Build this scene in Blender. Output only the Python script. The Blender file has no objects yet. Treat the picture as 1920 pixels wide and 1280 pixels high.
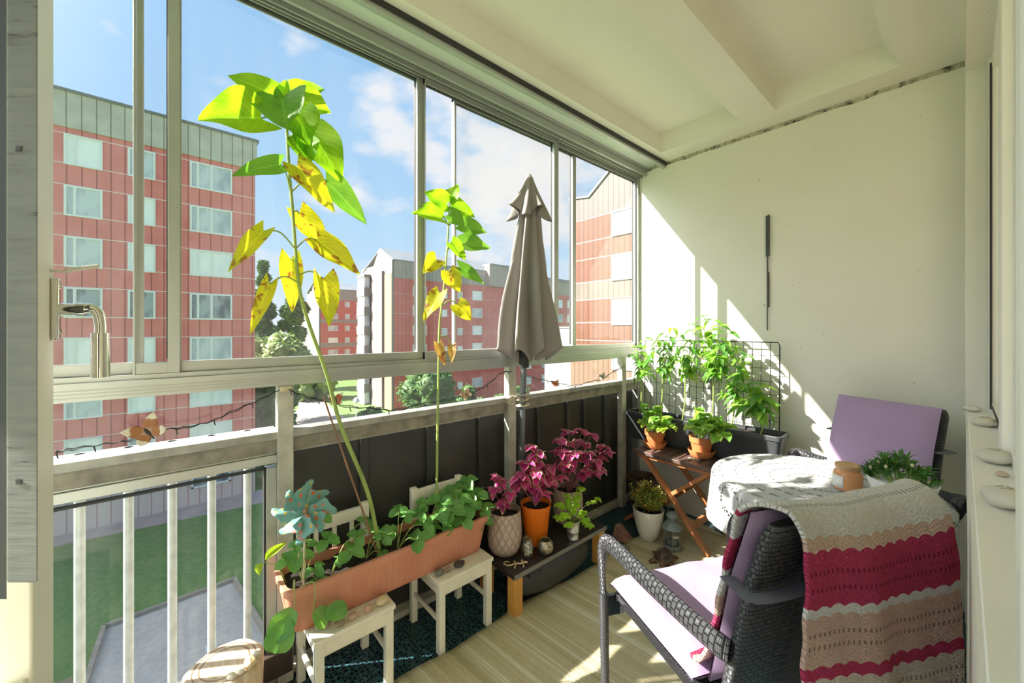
import bpy, math, random
from mathutils import Vector, Matrix, Euler, noise
R = random.Random(7)
SC = bpy.context.scene
COL = SC.collection
PI = math.pi

# ---------------------------------------------------------------- camera
F = 735.0; XV = 1803.0; YH = 619.0
TH = math.atan((XV - 960) / F); SN, CS = math.sin(TH), math.cos(TH)
CX, CY, CZ = 1.65, 0.0, 1.30
cd = bpy.data.cameras.new('camera'); cam = bpy.data.objects.new('camera', cd); COL.objects.link(cam)
cam.location = (CX, CY, CZ); cam.rotation_euler = (PI / 2, 0, TH)
cd.sensor_width = 36; cd.lens = F / 1920 * 36; cd.shift_y = -(640 - YH) / 1920
cd.clip_start = 0.02; cd.clip_end = 600
SC.camera = cam

# ---------------------------------------------------------------- view
SC.view_settings.view_transform = 'Standard'; SC.view_settings.look = 'None'
SC.view_settings.gamma = 1; SC.view_settings.use_curve_mapping = False
SC.view_settings.exposure = 0.40

# ---------------------------------------------------------------- sky and sun
SUN = Vector((0.65, 1.0, -0.89)).normalized()
w = bpy.data.worlds.new('sky'); SC.world = w; w.use_nodes = True
nt = w.node_tree; N = nt.nodes; L = nt.links; N.clear()
def nd(t, **k):
    n = N.new(t)
    for a, b in k.items(): setattr(n, a, b)
    return n
def ramp(n, pts):
    cr = n.color_ramp
    while len(cr.elements) > 1: cr.elements.remove(cr.elements[0])
    cr.elements[0].position = pts[0][0]; cr.elements[0].color = (*pts[0][1], 1)
    for p, c in pts[1:]:
        e = cr.elements.new(p); e.color = (*c, 1)
tc = nd('ShaderNodeTexCoord'); sep = nd('ShaderNodeSeparateXYZ'); L.new(tc.outputs['Generated'], sep.inputs[0])
g = nd('ShaderNodeValToRGB'); L.new(sep.outputs['Z'], g.inputs[0])
ramp(g, [(0.0, (.80, .88, .97)), (0.06, (.68, .81, .95)), (0.18, (.48, .71, .94)), (0.34, (.38, .63, .91)), (0.6, (.30, .55, .88)), (1, (.26, .48, .82))])
mp = nd('ShaderNodeMapping'); mp.inputs['Scale'].default_value = (1, 1, 2.1); mp.inputs['Location'].default_value = (0.62, 0.35, 0.2)
L.new(tc.outputs['Generated'], mp.inputs[0])
cn = nd('ShaderNodeTexNoise'); cn.inputs['Scale'].default_value = 4.6; cn.inputs['Detail'].default_value = 10; cn.inputs['Roughness'].default_value = .52; cn.inputs['Distortion'].default_value = 0
L.new(mp.outputs[0], cn.inputs['Vector'])
# more cloud towards the north-east part of the sky, clear towards the left
dt = nd('ShaderNodeVectorMath', operation='DOT_PRODUCT'); L.new(tc.outputs['Generated'], dt.inputs[0])
cdir = Vector((-.62, .74, .26)).normalized(); dt.inputs[1].default_value = cdir
mr = nd('ShaderNodeMapRange'); mr.inputs['From Min'].default_value = .62; mr.inputs['From Max'].default_value = 1.0
mr.inputs['To Min'].default_value = -.17; mr.inputs['To Max'].default_value = .035
L.new(dt.outputs['Value'], mr.inputs[0])
ad = nd('ShaderNodeMath', operation='ADD'); L.new(cn.outputs['Fac'], ad.inputs[0]); L.new(mr.outputs[0], ad.inputs[1])
cr = nd('ShaderNodeValToRGB'); ramp(cr, [(0.47, (0, 0, 0)), (0.60, (1, 1, 1))]); L.new(ad.outputs[0], cr.inputs[0])
cs = nd('ShaderNodeValToRGB'); ramp(cs, [(0.5, (.72, .80, .92)), (0.70, (.86, .86, .88))]); L.new(ad.outputs[0], cs.inputs[0])
mx = nd('ShaderNodeMix', data_type='RGBA'); L.new(cr.outputs[0], mx.inputs[0]); L.new(g.outputs[0], mx.inputs[6]); L.new(cs.outputs[0], mx.inputs[7])
d2 = nd('ShaderNodeVectorMath', operation='DOT_PRODUCT'); L.new(tc.outputs['Generated'], d2.inputs[0]); d2.inputs[1].default_value = -SUN
mxx = nd('ShaderNodeMath', operation='MAXIMUM'); L.new(d2.outputs['Value'], mxx.inputs[0]); mxx.inputs[1].default_value = 0
pw = nd('ShaderNodeMath', operation='POWER'); L.new(mxx.outputs[0], pw.inputs[0]); pw.inputs[1].default_value = 12
ml = nd('ShaderNodeMath', operation='MULTIPLY'); L.new(pw.outputs[0], ml.inputs[0]); ml.inputs[1].default_value = 6
ax = nd('ShaderNodeMix', data_type='RGBA', blend_type='ADD'); ax.inputs[0].default_value = 1
L.new(mx.outputs[2], ax.inputs[6]); L.new(ml.outputs[0], ax.inputs[7])
bg = nd('ShaderNodeBackground'); bg.inputs['Strength'].default_value = 0.82; L.new(ax.outputs[2], bg.inputs[0])
wo = nd('ShaderNodeOutputWorld'); L.new(bg.outputs[0], wo.inputs[0])
sl = bpy.data.lights.new('sun', 'SUN'); sl.energy = 15.5; sl.angle = math.radians(.55); sl.color = (1, .95, .86)
so = bpy.data.objects.new('sun', sl); COL.objects.link(so); so.rotation_euler = SUN.to_track_quat('-Z', 'Y').to_euler(); so.location = (-20, -30, 30)
SC.cycles.max_bounces = 12; SC.cycles.diffuse_bounces = 8; SC.cycles.transparent_max_bounces = 24
SC.cycles.sample_clamp_indirect = 6

# ---------------------------------------------------------------- pixel of the photograph -> point on a real plane
def ray(px, py):
    r = (px - 960) / F; u = -(py - YH) / F
    return (-SN + r * CS, CS + r * SN, u)
def PX(px, py, X): d = ray(px, py); t = (X - CX) / d[0]; return Vector((X, CY + t * d[1], CZ + t * d[2]))
def PY(px, py, Y): d = ray(px, py); t = (Y - CY) / d[1]; return Vector((CX + t * d[0], Y, CZ + t * d[2]))
def PZ(px, py, Z): d = ray(px, py); t = (Z - CZ) / d[2]; return Vector((CX + t * d[0], CY + t * d[1], Z))

# ---------------------------------------------------------------- materials
class T:
    """small node-tree writer"""
    def __init__(s, name):
        s.m = bpy.data.materials.new(name); s.m.use_nodes = True; s.t = s.m.node_tree; s.t.nodes.clear()
        s.out = s.n('ShaderNodeOutputMaterial')
    def n(s, t, **k):
        x = s.t.nodes.new(t)
        for a, b in k.items(): setattr(x, a, b)
        return x
    def l(s, a, b):
        s.t.links.new(a, b)
    def put(s, inp, v):
        if hasattr(v, 'is_output') or isinstance(v, bpy.types.NodeSocket): s.l(v, inp)
        elif isinstance(v, (tuple, list)) and len(v) == 3 and inp.type == 'RGBA': inp.default_value = (*v, 1)
        else: inp.default_value = v
    def coord(s, kind='Object'): return s.n('ShaderNodeTexCoord').outputs[kind]
    def mapping(s, vec, sc=(1, 1, 1), rot=(0, 0, 0), loc=(0, 0, 0)):
        m = s.n('ShaderNodeMapping'); s.l(vec, m.inputs[0]); m.inputs['Scale'].default_value = sc; m.inputs['Rotation'].default_value = rot; m.inputs['Location'].default_value = loc
        return m.outputs[0]
    def sep(s, vec): x = s.n('ShaderNodeSeparateXYZ'); s.l(vec, x.inputs[0]); return x.outputs
    def noise(s, vec, scale, detail=4, rough=.55, out='Fac'):
        x = s.n('ShaderNodeTexNoise'); s.l(vec, x.inputs['Vector']); x.inputs['Scale'].default_value = scale; x.inputs['Detail'].default_value = detail; x.inputs['Roughness'].default_value = rough
        return x.outputs[out]
    def math(s, op, a, b=0.0, c=None):
        x = s.n('ShaderNodeMath', operation=op); s.put(x.inputs[0], a); s.put(x.inputs[1], b)
        if c is not None: s.put(x.inputs[2], c)
        return x.outputs[0]
    def ramp(s, fac, pts, interp='LINEAR'):
        x = s.n('ShaderNodeValToRGB'); x.color_ramp.interpolation = interp; ramp(x, [(p, (c, c, c) if not isinstance(c, tuple) else c) for p, c in pts]); s.l(fac, x.inputs[0]); return x.outputs[0]
    def mix(s, fac, a, b, bt='MIX'):
        x = s.n('ShaderNodeMix', data_type='RGBA', blend_type=bt); s.put(x.inputs[0], fac); s.put(x.inputs[6], a); s.put(x.inputs[7], b); return x.outputs[2]
    def bsdf(s, col, rough=.6, metal=0, bump=None, bstr=.3, bdist=.01, spec=.5, emit=None):
        p = s.n('ShaderNodeBsdfPrincipled'); s.put(p.inputs['Base Color'], col); s.put(p.inputs['Roughness'], rough); s.put(p.inputs['Metallic'], metal); p.inputs['Specular IOR Level'].default_value = spec
        if bump is not None:
            b = s.n('ShaderNodeBump'); b.inputs['Strength'].default_value = bstr; b.inputs['Distance'].default_value = bdist; s.l(bump, b.inputs['Height']); s.l(b.outputs[0], p.inputs['Normal'])
        return p.outputs[0]
    def done(s, sh): s.l(sh, s.out.inputs[0]); return s.m
def simple(name, col, rough=.6, metal=0, var=.12, vs=6, bstr=.15, bs=60, spec=.5):
    t = T(name); c = t.coord()
    n = t.noise(c, vs, 5); d = tuple(max(0, x * (1 - var)) for x in col); b = tuple(min(1, x * (1 + var)) for x in col)
    cc = t.ramp(n, [(.3, d), (.7, b)])
    return t.done(t.bsdf(cc, rough, metal, t.noise(c, bs, 3), bstr, .002, spec))
def leafmat(name, a, b, c=None, trans=.45, rough=.45, edge=None, vein=True, tcol=None):
    """a, b: colour range across leaves; edge: rim colour (UV: u across, v along)"""
    t = T(name); co = t.coord(); uv = t.coord('UV'); u = t.sep(uv)
    n = t.noise(co, 9, 3); col = t.ramp(n, [(.35, a), (.65, b)])
    if c: col = t.mix(t.ramp(t.noise(co, 28, 5), [(.55, 0.), (.62, 1.)]), col, c)
    ac = t.math('ABSOLUTE', t.math('SUBTRACT', u[0], .5))
    if edge:
        fac = t.math('MAXIMUM', t.math('MULTIPLY', ac, 2.0), t.math('ABSOLUTE', t.math('SUBTRACT', t.math('MULTIPLY', u[1], 2.0), 1.0)))
        fac = t.math('ADD', fac, t.math('MULTIPLY', t.math('SUBTRACT', t.noise(co, 60, 3), .5), .5))
        col = t.mix(t.ramp(fac, [(.74, 0.), (.84, 1.)]), col, edge)
    h = None
    if vein:
        side = t.math('SINE', t.math('MULTIPLY', t.math('ADD', u[1], t.math('MULTIPLY', ac, -.9)), 48.0))
        v = t.math('MAXIMUM', t.ramp(ac, [(0.0, 1.), (.035, 0.)]), t.math('MULTIPLY', t.ramp(side, [(.75, 0.), (1.0, 1.)]), .45))
        col = t.mix(t.math('MULTIPLY', v, .62), col, tuple(min(1, x * 1.9 + .07) for x in a))
        h = t.math('SUBTRACT', 1.0, v)
    p = t.bsdf(col, rough, 0, h, .35, .004)
    tr = t.n('ShaderNodeBsdfTranslucent'); tc2 = t.mix(1.0, col, tcol or (1.6, 1.5, .8), 'MULTIPLY') ; t.l(tc2, tr.inputs[0])
    m = t.n('ShaderNodeMixShader'); m.inputs[0].default_value = trans; t.l(p, m.inputs[1]); t.l(tr.outputs[0], m.inputs[2])
    return t.done(m.outputs[0])
def glassmat(name, tint=(.985, .985, .98), gloss=.06, dust=.05, dcol=(.8, .8, .8), streak=(3, 3, .6)):
    t = T(name); c = t.coord()
    tr = t.n('ShaderNodeBsdfTransparent'); tr.inputs[0].default_value = (*tint, 1)
    gl = t.n('ShaderNodeBsdfGlossy'); gl.inputs['Roughness'].default_value = .02
    fr = t.n('ShaderNodeFresnel'); fr.inputs[0].default_value = 1.25
    m = t.n('ShaderNodeMixShader'); t.l(t.math('ADD', t.math('MULTIPLY', fr.outputs[0], .07), gloss * .2), m.inputs[0]); t.l(tr.outputs[0], m.inputs[1]); t.l(gl.outputs[0], m.inputs[2])
    df = t.n('ShaderNodeBsdfDiffuse'); df.inputs[0].default_value = (*dcol, 1)
    tl = t.n('ShaderNodeBsdfTranslucent'); tl.inputs[0].default_value = (*dcol, 1)
    dm = t.n('ShaderNodeMixShader'); dm.inputs[0].default_value = .5; t.l(df.outputs[0], dm.inputs[1]); t.l(tl.outputs[0], dm.inputs[2])
    nz = t.ramp(t.noise(t.mapping(c, streak), 2.2, 6, .6), [(.35, .25), (.75, 1.)])
    sp = t.ramp(t.noise(c, 90, 3, .7), [(.62, 0.), (.72, 1.)])
    fac = t.math('MULTIPLY', t.math('ADD', nz, t.math('MULTIPLY', sp, 1.2)), dust)
    m2 = t.n('ShaderNodeMixShader'); t.l(fac, m2.inputs[0]); t.l(m.outputs[0], m2.inputs[1]); t.l(dm.outputs[0], m2.inputs[2])
    return t.done(m2.outputs[0])

# ---------------------------------------------------------------- mesh writer
class G:
    def __init__(s): s.v = []; s.f = []; s.uv = []
    def add(s, vs, fs, uvs=None):
        o = len(s.v); s.v += [tuple(x) for x in vs]
        for i, f in enumerate(fs):
            s.f.append(tuple(k + o for k in f)); s.uv.append(uvs[i] if uvs else [(0, 0)] * len(f))
        return s
    def box(s, a, b, M=None):
        (x0, y0, z0), (x1, y1, z1) = a, b
        vs = [(x0, y0, z0), (x1, y0, z0), (x1, y1, z0), (x0, y1, z0), (x0, y0, z1), (x1, y0, z1), (x1, y1, z1), (x0, y1, z1)]
        if M is not None: vs = [M @ Vector(v) for v in vs]
        return s.add(vs, [(0, 3, 2, 1), (4, 5, 6, 7), (0, 1, 5, 4), (1, 2, 6, 5), (2, 3, 7, 6), (3, 0, 4, 7)])
    def bar(s, p0, p1, wd, ht, up=(0, 0, 1)):
        p0, p1 = Vector(p0), Vector(p1); d = p1 - p0; Ln = d.length; d.normalize(); up = Vector(up)
        sx = d.cross(up)
        if sx.length < 1e-4: sx = d.cross(Vector((0, 1, 0)))
        sx.normalize(); u = sx.cross(d)
        M = Matrix.Translation(p0) @ Matrix((sx, d, u)).transposed().to_4x4()
        return s.box((-wd / 2, 0, -ht / 2), (wd / 2, Ln, ht / 2), M)
    def tube(s, pts, rad, n=8, cap=True, flat=1.0, up=None, uvs=1.0, closed=False):
        pts = [Vector(p) for p in pts]; k = len(pts)
        if not isinstance(rad, (list, tuple)): rad = [rad] * k
        vs = []; ref = Vector(up) if up else Vector((0.13, 0.21, 1)); dist = 0; ds = []
        for i, p in enumerate(pts):
            if closed: d = pts[(i + 1) % k] - pts[i - 1]
            else: d = pts[min(i + 1, k - 1)] - pts[max(i - 1, 0)]
            if d.length < 1e-9: d = Vector((0, 0, 1))
            d.normalize(); a = d.cross(ref)
            if a.length < .05: a = d.cross(Vector((1, .1, 0)))
            a.normalize(); b = a.cross(d)
            if not up: ref = b
            if i: dist += (p - pts[i - 1]).length
            ds.append(dist)
            for j in range(n):
                t = 2 * PI * j / n; vs.append(p + a * math.cos(t) * rad[i] + b * math.sin(t) * rad[i] * flat)
        fs = []; uv = []
        for i in range(k if closed else k - 1):
            i2 = (i + 1) % k
            for j in range(n):
                j2 = (j + 1) % n; fs.append((i * n + j, i * n + j2, i2 * n + j2, i2 * n + j))
                v0 = ds[i] * uvs; v1 = (ds[i2] if i2 else dist * (k + 1) / k) * uvs
                uv.append([(j / n, v0), ((j + 1) / n, v0), ((j + 1) / n, v1), (j / n, v1)])
        if cap and not closed:
            fs.append(tuple(range(n))[::-1]); uv.append([(0, 0)] * n); fs.append(tuple((k - 1) * n + j for j in range(n))); uv.append([(0, 0)] * n)
        return s.add(vs, fs, uv)
    def cyl(s, p0, p1, r0, r1=None, n=16): return s.tube([p0, p1], [r0, r0 if r1 is None else r1], n)
    def lathe(s, prof, c=(0, 0, 0), n=28, M=None, wob=None):
        vs = []; k = len(prof); cx, cy, cz = c
        for r, z in prof:
            for j in range(n):
                t = 2 * PI * j / n; rr = r * (wob(t, z) if wob else 1); v = Vector((rr * math.cos(t), rr * math.sin(t), z))
                if M is not None: v = M @ v
                vs.append((v.x + cx, v.y + cy, v.z + cz))
        fs = []; uv = []
        for i in range(k - 1):
            for j in range(n):
                j2 = (j + 1) % n; fs.append((i * n + j, i * n + j2, (i + 1) * n + j2, (i + 1) * n + j))
                uv.append([(j / n, i / (k - 1)), ((j + 1) / n, i / (k - 1)), ((j + 1) / n, (i + 1) / (k - 1)), (j / n, (i + 1) / (k - 1))])
        if prof[0][0] > 1e-5: fs.append(tuple(range(n))[::-1]); uv.append([(0, 0)] * n)
        if prof[-1][0] > 1e-5: fs.append(tuple((k - 1) * n + j for j in range(n))); uv.append([(0, 0)] * n)
        return s.add(vs, fs, uv)
    def grid(s, fn, nu, nv, cu=False, flip=False):
        vs = [fn(i / nu, j / nv) for j in range(nv + 1) for i in range(nu + (0 if cu else 1))]
        w_ = nu if cu else nu + 1; fs = []; uv = []
        for j in range(nv):
            for i in range(nu):
                i2 = (i + 1) % w_ if cu else i + 1
                f = (j * w_ + i, j * w_ + i2, (j + 1) * w_ + i2, (j + 1) * w_ + i); q = [(i / nu, j / nv), ((i + 1) / nu, j / nv), ((i + 1) / nu, (j + 1) / nv), (i / nu, (j + 1) / nv)]
                if flip: f = f[::-1]; q = q[::-1]
                fs.append(f); uv.append(q)
        return s.add(vs, fs, uv)
    def blob(s, c, r, n=14, amp=.12, fr=1.5, seed=0, M=None):
        if not isinstance(r, (tuple, list)): r = (r, r, r)
        c = Vector(c)
        def fn(u, v):
            t = u * 2 * PI; p = (v - .5) * PI; d = Vector((math.cos(p) * math.cos(t), math.cos(p) * math.sin(t), math.sin(p)))
            k = 1 + amp * noise.noise(d * fr + Vector((seed * 3.1, seed, 0)))
            q = Vector((d.x * r[0] * k, d.y * r[1] * k, d.z * r[2] * k))
            if M is not None: q = M @ q
            return c + q
        return s.grid(fn, n, max(4, n // 2), cu=True)
    def prism(s, poly, z0, z1):
        n = len(poly); vs = [(x, y, z0) for x, y in poly] + [(x, y, z1) for x, y in poly]
        return s.add(vs, [tuple(range(n))[::-1], tuple(range(n, 2 * n))] + [(i, (i + 1) % n, n + (i + 1) % n, n + i) for i in range(n)])
    def extr(s, poly, d):
        n = len(poly); poly = [Vector(p) for p in poly]; d = Vector(d)
        return s.add(poly + [p + d for p in poly], [tuple(range(n))[::-1], tuple(range(n, 2 * n))] + [(i, (i + 1) % n, n + (i + 1) % n, n + i) for i in range(n)])
    def leaf(s, p, d, up, Ln, W, droop=.3, fold=.25, shape='ovate', nu=4, nv=6, wave=0.0):
        """leaf blade from p along d; up = upper side"""
        p = Vector(p); d = Vector(d).normalized(); up = Vector(up); side = d.cross(up)
        if side.length < .05: side = d.cross(Vector((.3, 1, .2)))
        side.normalize(); up = side.cross(d)
        ph = R.random() * 6
        def fn(u, v):
            t = v
            if shape == 'heart': wd = (math.sin(PI * min(1, (t * .92 + .08)) ** .60)) ** .82 * (1 - .15 * t); base = -.18 * (1 - t) ** 6 * abs(u - .5) * 2
            elif shape == 'lance': wd = math.sin(PI * t ** .8) ** .9; base = 0
            elif shape == 'round': wd = math.sin(PI * (.06 + .9 * t)) ** .55; base = 0
            else: wd = math.sin(PI * t ** .75) ** .75; base = 0
            if v == 0 and shape != 'heart': wd = max(wd, .06)
            if v == 1: wd = .03
            x = (u - .5) * W * wd; a = abs(u - .5) * 2
            y = (t + base) * Ln; z = a * wd * W * fold - droop * Ln * t * t + wave * W * math.sin(t * 9 + ph + u * 5) * a
            yy = y * (1 - .25 * abs(droop) * t)
            return p + side * x + d * yy + up * z
        return s.grid(fn, nu, nv)
    def build(s, name, m, parent=None, smooth=35, bevel=0, solid=0, sub=0, loc=None, seg=2):
        me = bpy.data.meshes.new(name); off = Vector((0, 0, 0)); q = parent
        while q is not None: off += Vector(q.location); q = q.parent
        own = Vector(loc) if loc is not None else Vector((0, 0, 0))
        if parent is not None: own = Vector((0, 0, 0))
        me.from_pydata([(v[0] - off.x - own.x, v[1] - off.y - own.y, v[2] - off.z - own.z) for v in s.v], [], s.f)
        ul = me.uv_layers.new(name='UVMap'); k = 0; flat = []
        for q2 in s.uv:
            for a in q2: flat += [a[0], a[1]]
        ul.data.foreach_set('uv', flat)
        o = bpy.data.objects.new(name, me); COL.objects.link(o); o.location = own
        if m is not None: me.materials.append(m)
        if parent is not None: o.parent = parent
        me.validate()
        if smooth:
            me.polygons.foreach_set('use_smooth', [True] * len(me.polygons)); me.set_sharp_from_angle(angle=math.radians(smooth))
        if solid: md = o.modifiers.new('solid', 'SOLIDIFY'); md.thickness = solid; md.offset = 0
        if bevel: md = o.modifiers.new('bevel', 'BEVEL'); md.width = bevel; md.segments = seg; md.limit_method = 'ANGLE'
        if sub: md = o.modifiers.new('sub', 'SUBSURF'); md.levels = sub; md.render_levels = sub
        return o
def tag(o, label=None, cat=None, group=None, kind=None):
    if label: o['label'] = label
    if cat: o['category'] = cat
    if group: o['group'] = group
    if kind: o['kind'] = kind
    return o
def thing(name, label, cat, loc=(0, 0, 0), group=None):
    o = bpy.data.objects.new(name, None); COL.objects.link(o); o.location = loc; o.empty_display_size = .05
    return tag(o, label, cat, group)
def struct(name, loc=(0, 0, 0)):
    o = bpy.data.objects.new(name, None); COL.objects.link(o); o.location = loc; o.empty_display_size = .1; o['kind'] = 'structure'; return o
def copytree(o, parent=None):
    c = o.copy(); COL.objects.link(c)
    if parent is not None: c.parent = parent
    for ch in list(o.children): copytree(ch, c)
    return c
def lerp(a, b, t): return a + (b - a) * t
def bez(p, n=12):
    """smooth curve (Catmull-Rom) through points p"""
    p = [Vector(x) for x in p]; P = [p[0] * 2 - p[1]] + p + [p[-1] * 2 - p[-2]]; out = []
    for i in range(1, len(P) - 2):
        for j in range(n):
            t = j / n; a, b, c, d = P[i - 1], P[i], P[i + 1], P[i + 2]
            out.append(.5 * ((2 * b) + (c - a) * t + (2 * a - 5 * b + 4 * c - d) * t * t + (3 * b - a - 3 * c + d) * t ** 3))
    out.append(p[-1]); return out

# ================================================================ materials of the setting
def wallmat():
    t = T('painted_concrete'); c = t.coord()
    n = t.ramp(t.noise(c, 1.6, 5), [(.3, (.715, .69, .60)), (.7, (.76, .74, .65))])
    sp = t.ramp(t.noise(c, 45, 2, .4), [(.21, (.45, .38, .3)), (.235, (1, 1, 1))])
    return t.done(t.bsdf(t.mix(.55, n, t.mix(1.0, n, sp, 'MULTIPLY')), .75, 0, t.noise(c, 120, 4), .25, .002))
M_wall = wallmat()
M_ceil = simple('ceiling_paint', (.75, .73, .645), .8, 0, .03, 2, .15, 90)
M_alu = simple('aluminium', (.44, .455, .43), .38, .55, .08, 3, .05, 200)
M_aluw = simple('weathered_aluminium', (.35, .34, .31), .6, .25, .3, 12, .3, 90)
M_board = simple('soffit_board', (.62, .66, .62), .45, .2, .04, 2, .05, 60)
M_black = simple('black_rubber', (.03, .03, .03), .6)
M_panel = simple('charcoal_sheet', (.05, .05, .046), .42, .2, .35, 3, .1, 40)
M_post = simple('galvanised_post', (.50, .48, .42), .6, .2, .2, 14, .3, 60)
M_galv = simple('galvanised_steel', (.66, .68, .68), .5, .3, .14, 25, .2, 80)
M_white = simple('white_window_paint', (.80, .79, .74), .5, 0, .04, 3, .05, 50)
M_cream = simple('cream_gloss_paint', (.78, .76, .65), .45, 0, .05, 2, .08, 30)
M_glass = glassmat('dusty_glass', dust=.03)
M_glassclean = glassmat('clear_glass', dust=.012)
def weath():
    t = T('weathered_grey_paint'); c = t.coord()
    v = t.mapping(c, (7, 7, 70)); n = t.ramp(t.noise(v, 1.6, 5, .6), [(.30, (.03, .03, .03)), (.38, (.12, .125, .115)), (.7, (.155, .16, .145))])
    return t.done(t.bsdf(n, .7, 0, t.noise(v, 3, 4), .4, .002))
M_weath = weath()
def floormat():
    t = T('teal_lattice_tile'); c = t.coord(); v = t.n('ShaderNodeTexVoronoi'); v.feature = 'DISTANCE_TO_EDGE'; t.l(c, v.inputs['Vector']); v.inputs['Scale'].default_value = 62; v.inputs['Randomness'].default_value = .55
    e = t.ramp(v.outputs['Distance'], [(.10, 1.), (.16, 0.)])
    s = t.sep(c)
    gx = t.math('ABSOLUTE', t.math('SUBTRACT', t.math('FRACT', t.math('DIVIDE', s[0], .31)), .5)); gy = t.math('ABSOLUTE', t.math('SUBTRACT', t.math('FRACT', t.math('DIVIDE', s[1], .31)), .5))
    j = t.ramp(t.math('MAXIMUM', gx, gy), [(.488, 0.), (.494, 1.)])
    col = t.mix(e, (.006, .012, .016), t.ramp(t.noise(c, 3, 3), [(.3, (.03, .10, .125)), (.7, (.05, .15, .18))]))
    col = t.mix(j, col, (.002, .003, .004))
    return t.done(t.bsdf(col, .42, 0, t.math('SUBTRACT', e, j), .8, .006))
M_floor = floormat()

YE = 2.764; XW = 1.662; ZC = 2.54; YB = -1.7
# ================================================================ floor, walls, ceiling
tag(G().box((-.13, YB, -.18), (XW + .25, YE + .15, 0)).build('floor', M_floor), kind='structure')
tag(G().box((-.06, YE, -.18), (XW + .3, YE + .18, ZC + .25)).build('wall_end', M_wall), kind='structure')
# house wall: window opening Y .6..2.62, door opening Y -.19..0.42
g_ = G()
XO = XW + .30
g_.box((XW, 2.625, 0), (XO, YE, ZC + .2)); g_.box((XW, .6, 0), (XO, 2.625, .945)); g_.box((XW, .6, 2.43), (XO, 2.625, ZC + .2))
g_.box((XW + .034, .44, 0), (XO, .6, ZC + .2)); g_.box((XW + .05, -.19, 2.3), (XO, .44, ZC + .2)); g_.box((XW, YB, 0), (XO, -.19, ZC + .2))
tag(g_.build('wall_house', M_wall), kind='structure')
tag(G().box((XW + .004, .59, .945), (XW + .12, 2.622, .962)).build('trim_1', M_white, bevel=.002), kind='structure')   # window ledge
tag(G().box((XW - .004, 2.60, .93), (XW + .03, 2.66, .955)).box((XW - .002, 2.66, 0), (XW + .012, 2.762, 2.5)).build('trim_2', M_cream, bevel=.002), kind='structure')
wn = struct('window_6', (XW + .08, .7, .96))
g_ = G(); g_.box((XW + .062, 2.555, .962), (XW + .12, 2.622, 2.43)); g_.box((XW + .07, .62, .962), (XW + .12, 2.56, 1.0)); g_.box((XW + .07, .62, 2.38), (XW + .12, 2.56, 2.43))
g_.build('frame', M_white, wn, bevel=.002)
G().box((XW + .064, 2.545, .975), (XW + .071, 2.556, 2.40)).box((XW + .066, 1.70, .99), (XW + .070, 2.55, .997)).build('gasket', M_black, wn)
G().box((XW + .085, .66, .99), (XW + .092, 2.55, 2.39)).build('pane', M_glassclean, wn)
g_ = G(); g_.box((XW + .053, 1.60, .985), (XW + .085, 1.665, 2.40)); g_.build('sash_stile', M_white, wn, bevel=.003)
G().box((XW + .081, 1.592, .99), (XW + .085, 1.60, 2.40)).build('seal', simple('brown_seal', (.16, .07, .05), .7), wn)
tag(G().box((XW + .0125, .405, 0), (XW + .2, .445, 2.42)).build('trim_3', M_white, bevel=.004), kind='structure')          # door jamb
# ---- ribbed ceiling slab (two recessed fields with sloped sides)
g_ = G(); ZR = 2.66
def ceil_field(x0, x1, y0, y1, ins=.02):
    a = [(x0, y0, ZC), (x1, y0, ZC), (x1, y1, ZC), (x0, y1, ZC)]; b = [(x0 - 0 + ins * .3, y0 + ins, ZR), (x1 - ins * 3, y0 + ins, ZR), (x1 - ins * 3, y1 - ins, ZR), (x0 + ins * .3, y1 - ins, ZR)]
    g_.add(a + b, [(4, 5, 6, 7), (0, 4, 7, 3), (1, 2, 6, 5), (0, 1, 5, 4), (3, 7, 6, 2)])
fields = [(.272, .785), (.96, 1.465)]; y0, y1 = YB + .2, 2.585
for x0, x1 in fields: ceil_field(x0, x1, y0, y1)
def q(x0, x1, ya, yb): g_.add([(x0, ya, ZC), (x0, yb, ZC), (x1, yb, ZC), (x1, ya, ZC)], [(0, 1, 2, 3)])
q(.20, .272, y0, y1); q(.785, .96, y0, y1); q(1.465, XW + .3, y0, y1); q(.20, XW + .3, y1, YE); q(.20, XW + .3, YB, y0)
g_.box((-.13, YB, 2.70), (XW + .3, YE, 2.9)); g_.box((-.13, YB, 2.57), (.2, YE, 2.70))
tag(g_.build('ceiling', M_ceil, smooth=0), kind='structure')
t = T('crack_filler'); c = t.coord()
crk = t.done(t.bsdf(t.ramp(t.noise(c, 24, 6, .7), [(.35, (.03, .03, .025)), (.5, (.40, .37, .28)), (.7, (.6, .57, .46))]), .9, 0, t.noise(c, 60, 5), .8, .006))
g_ = G(); n = 60
def fn(u, v):
    x = .03 + u * 1.63; h = .019 + .010 * noise.noise(Vector((x * 9, 0, 0))); return (x, YE - .010 + .010 * v, ZC - (.004 + h) * v + .002)
g_.grid(fn, n, 2); tag(g_.build('trim_4', crk), kind='structure')

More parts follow.
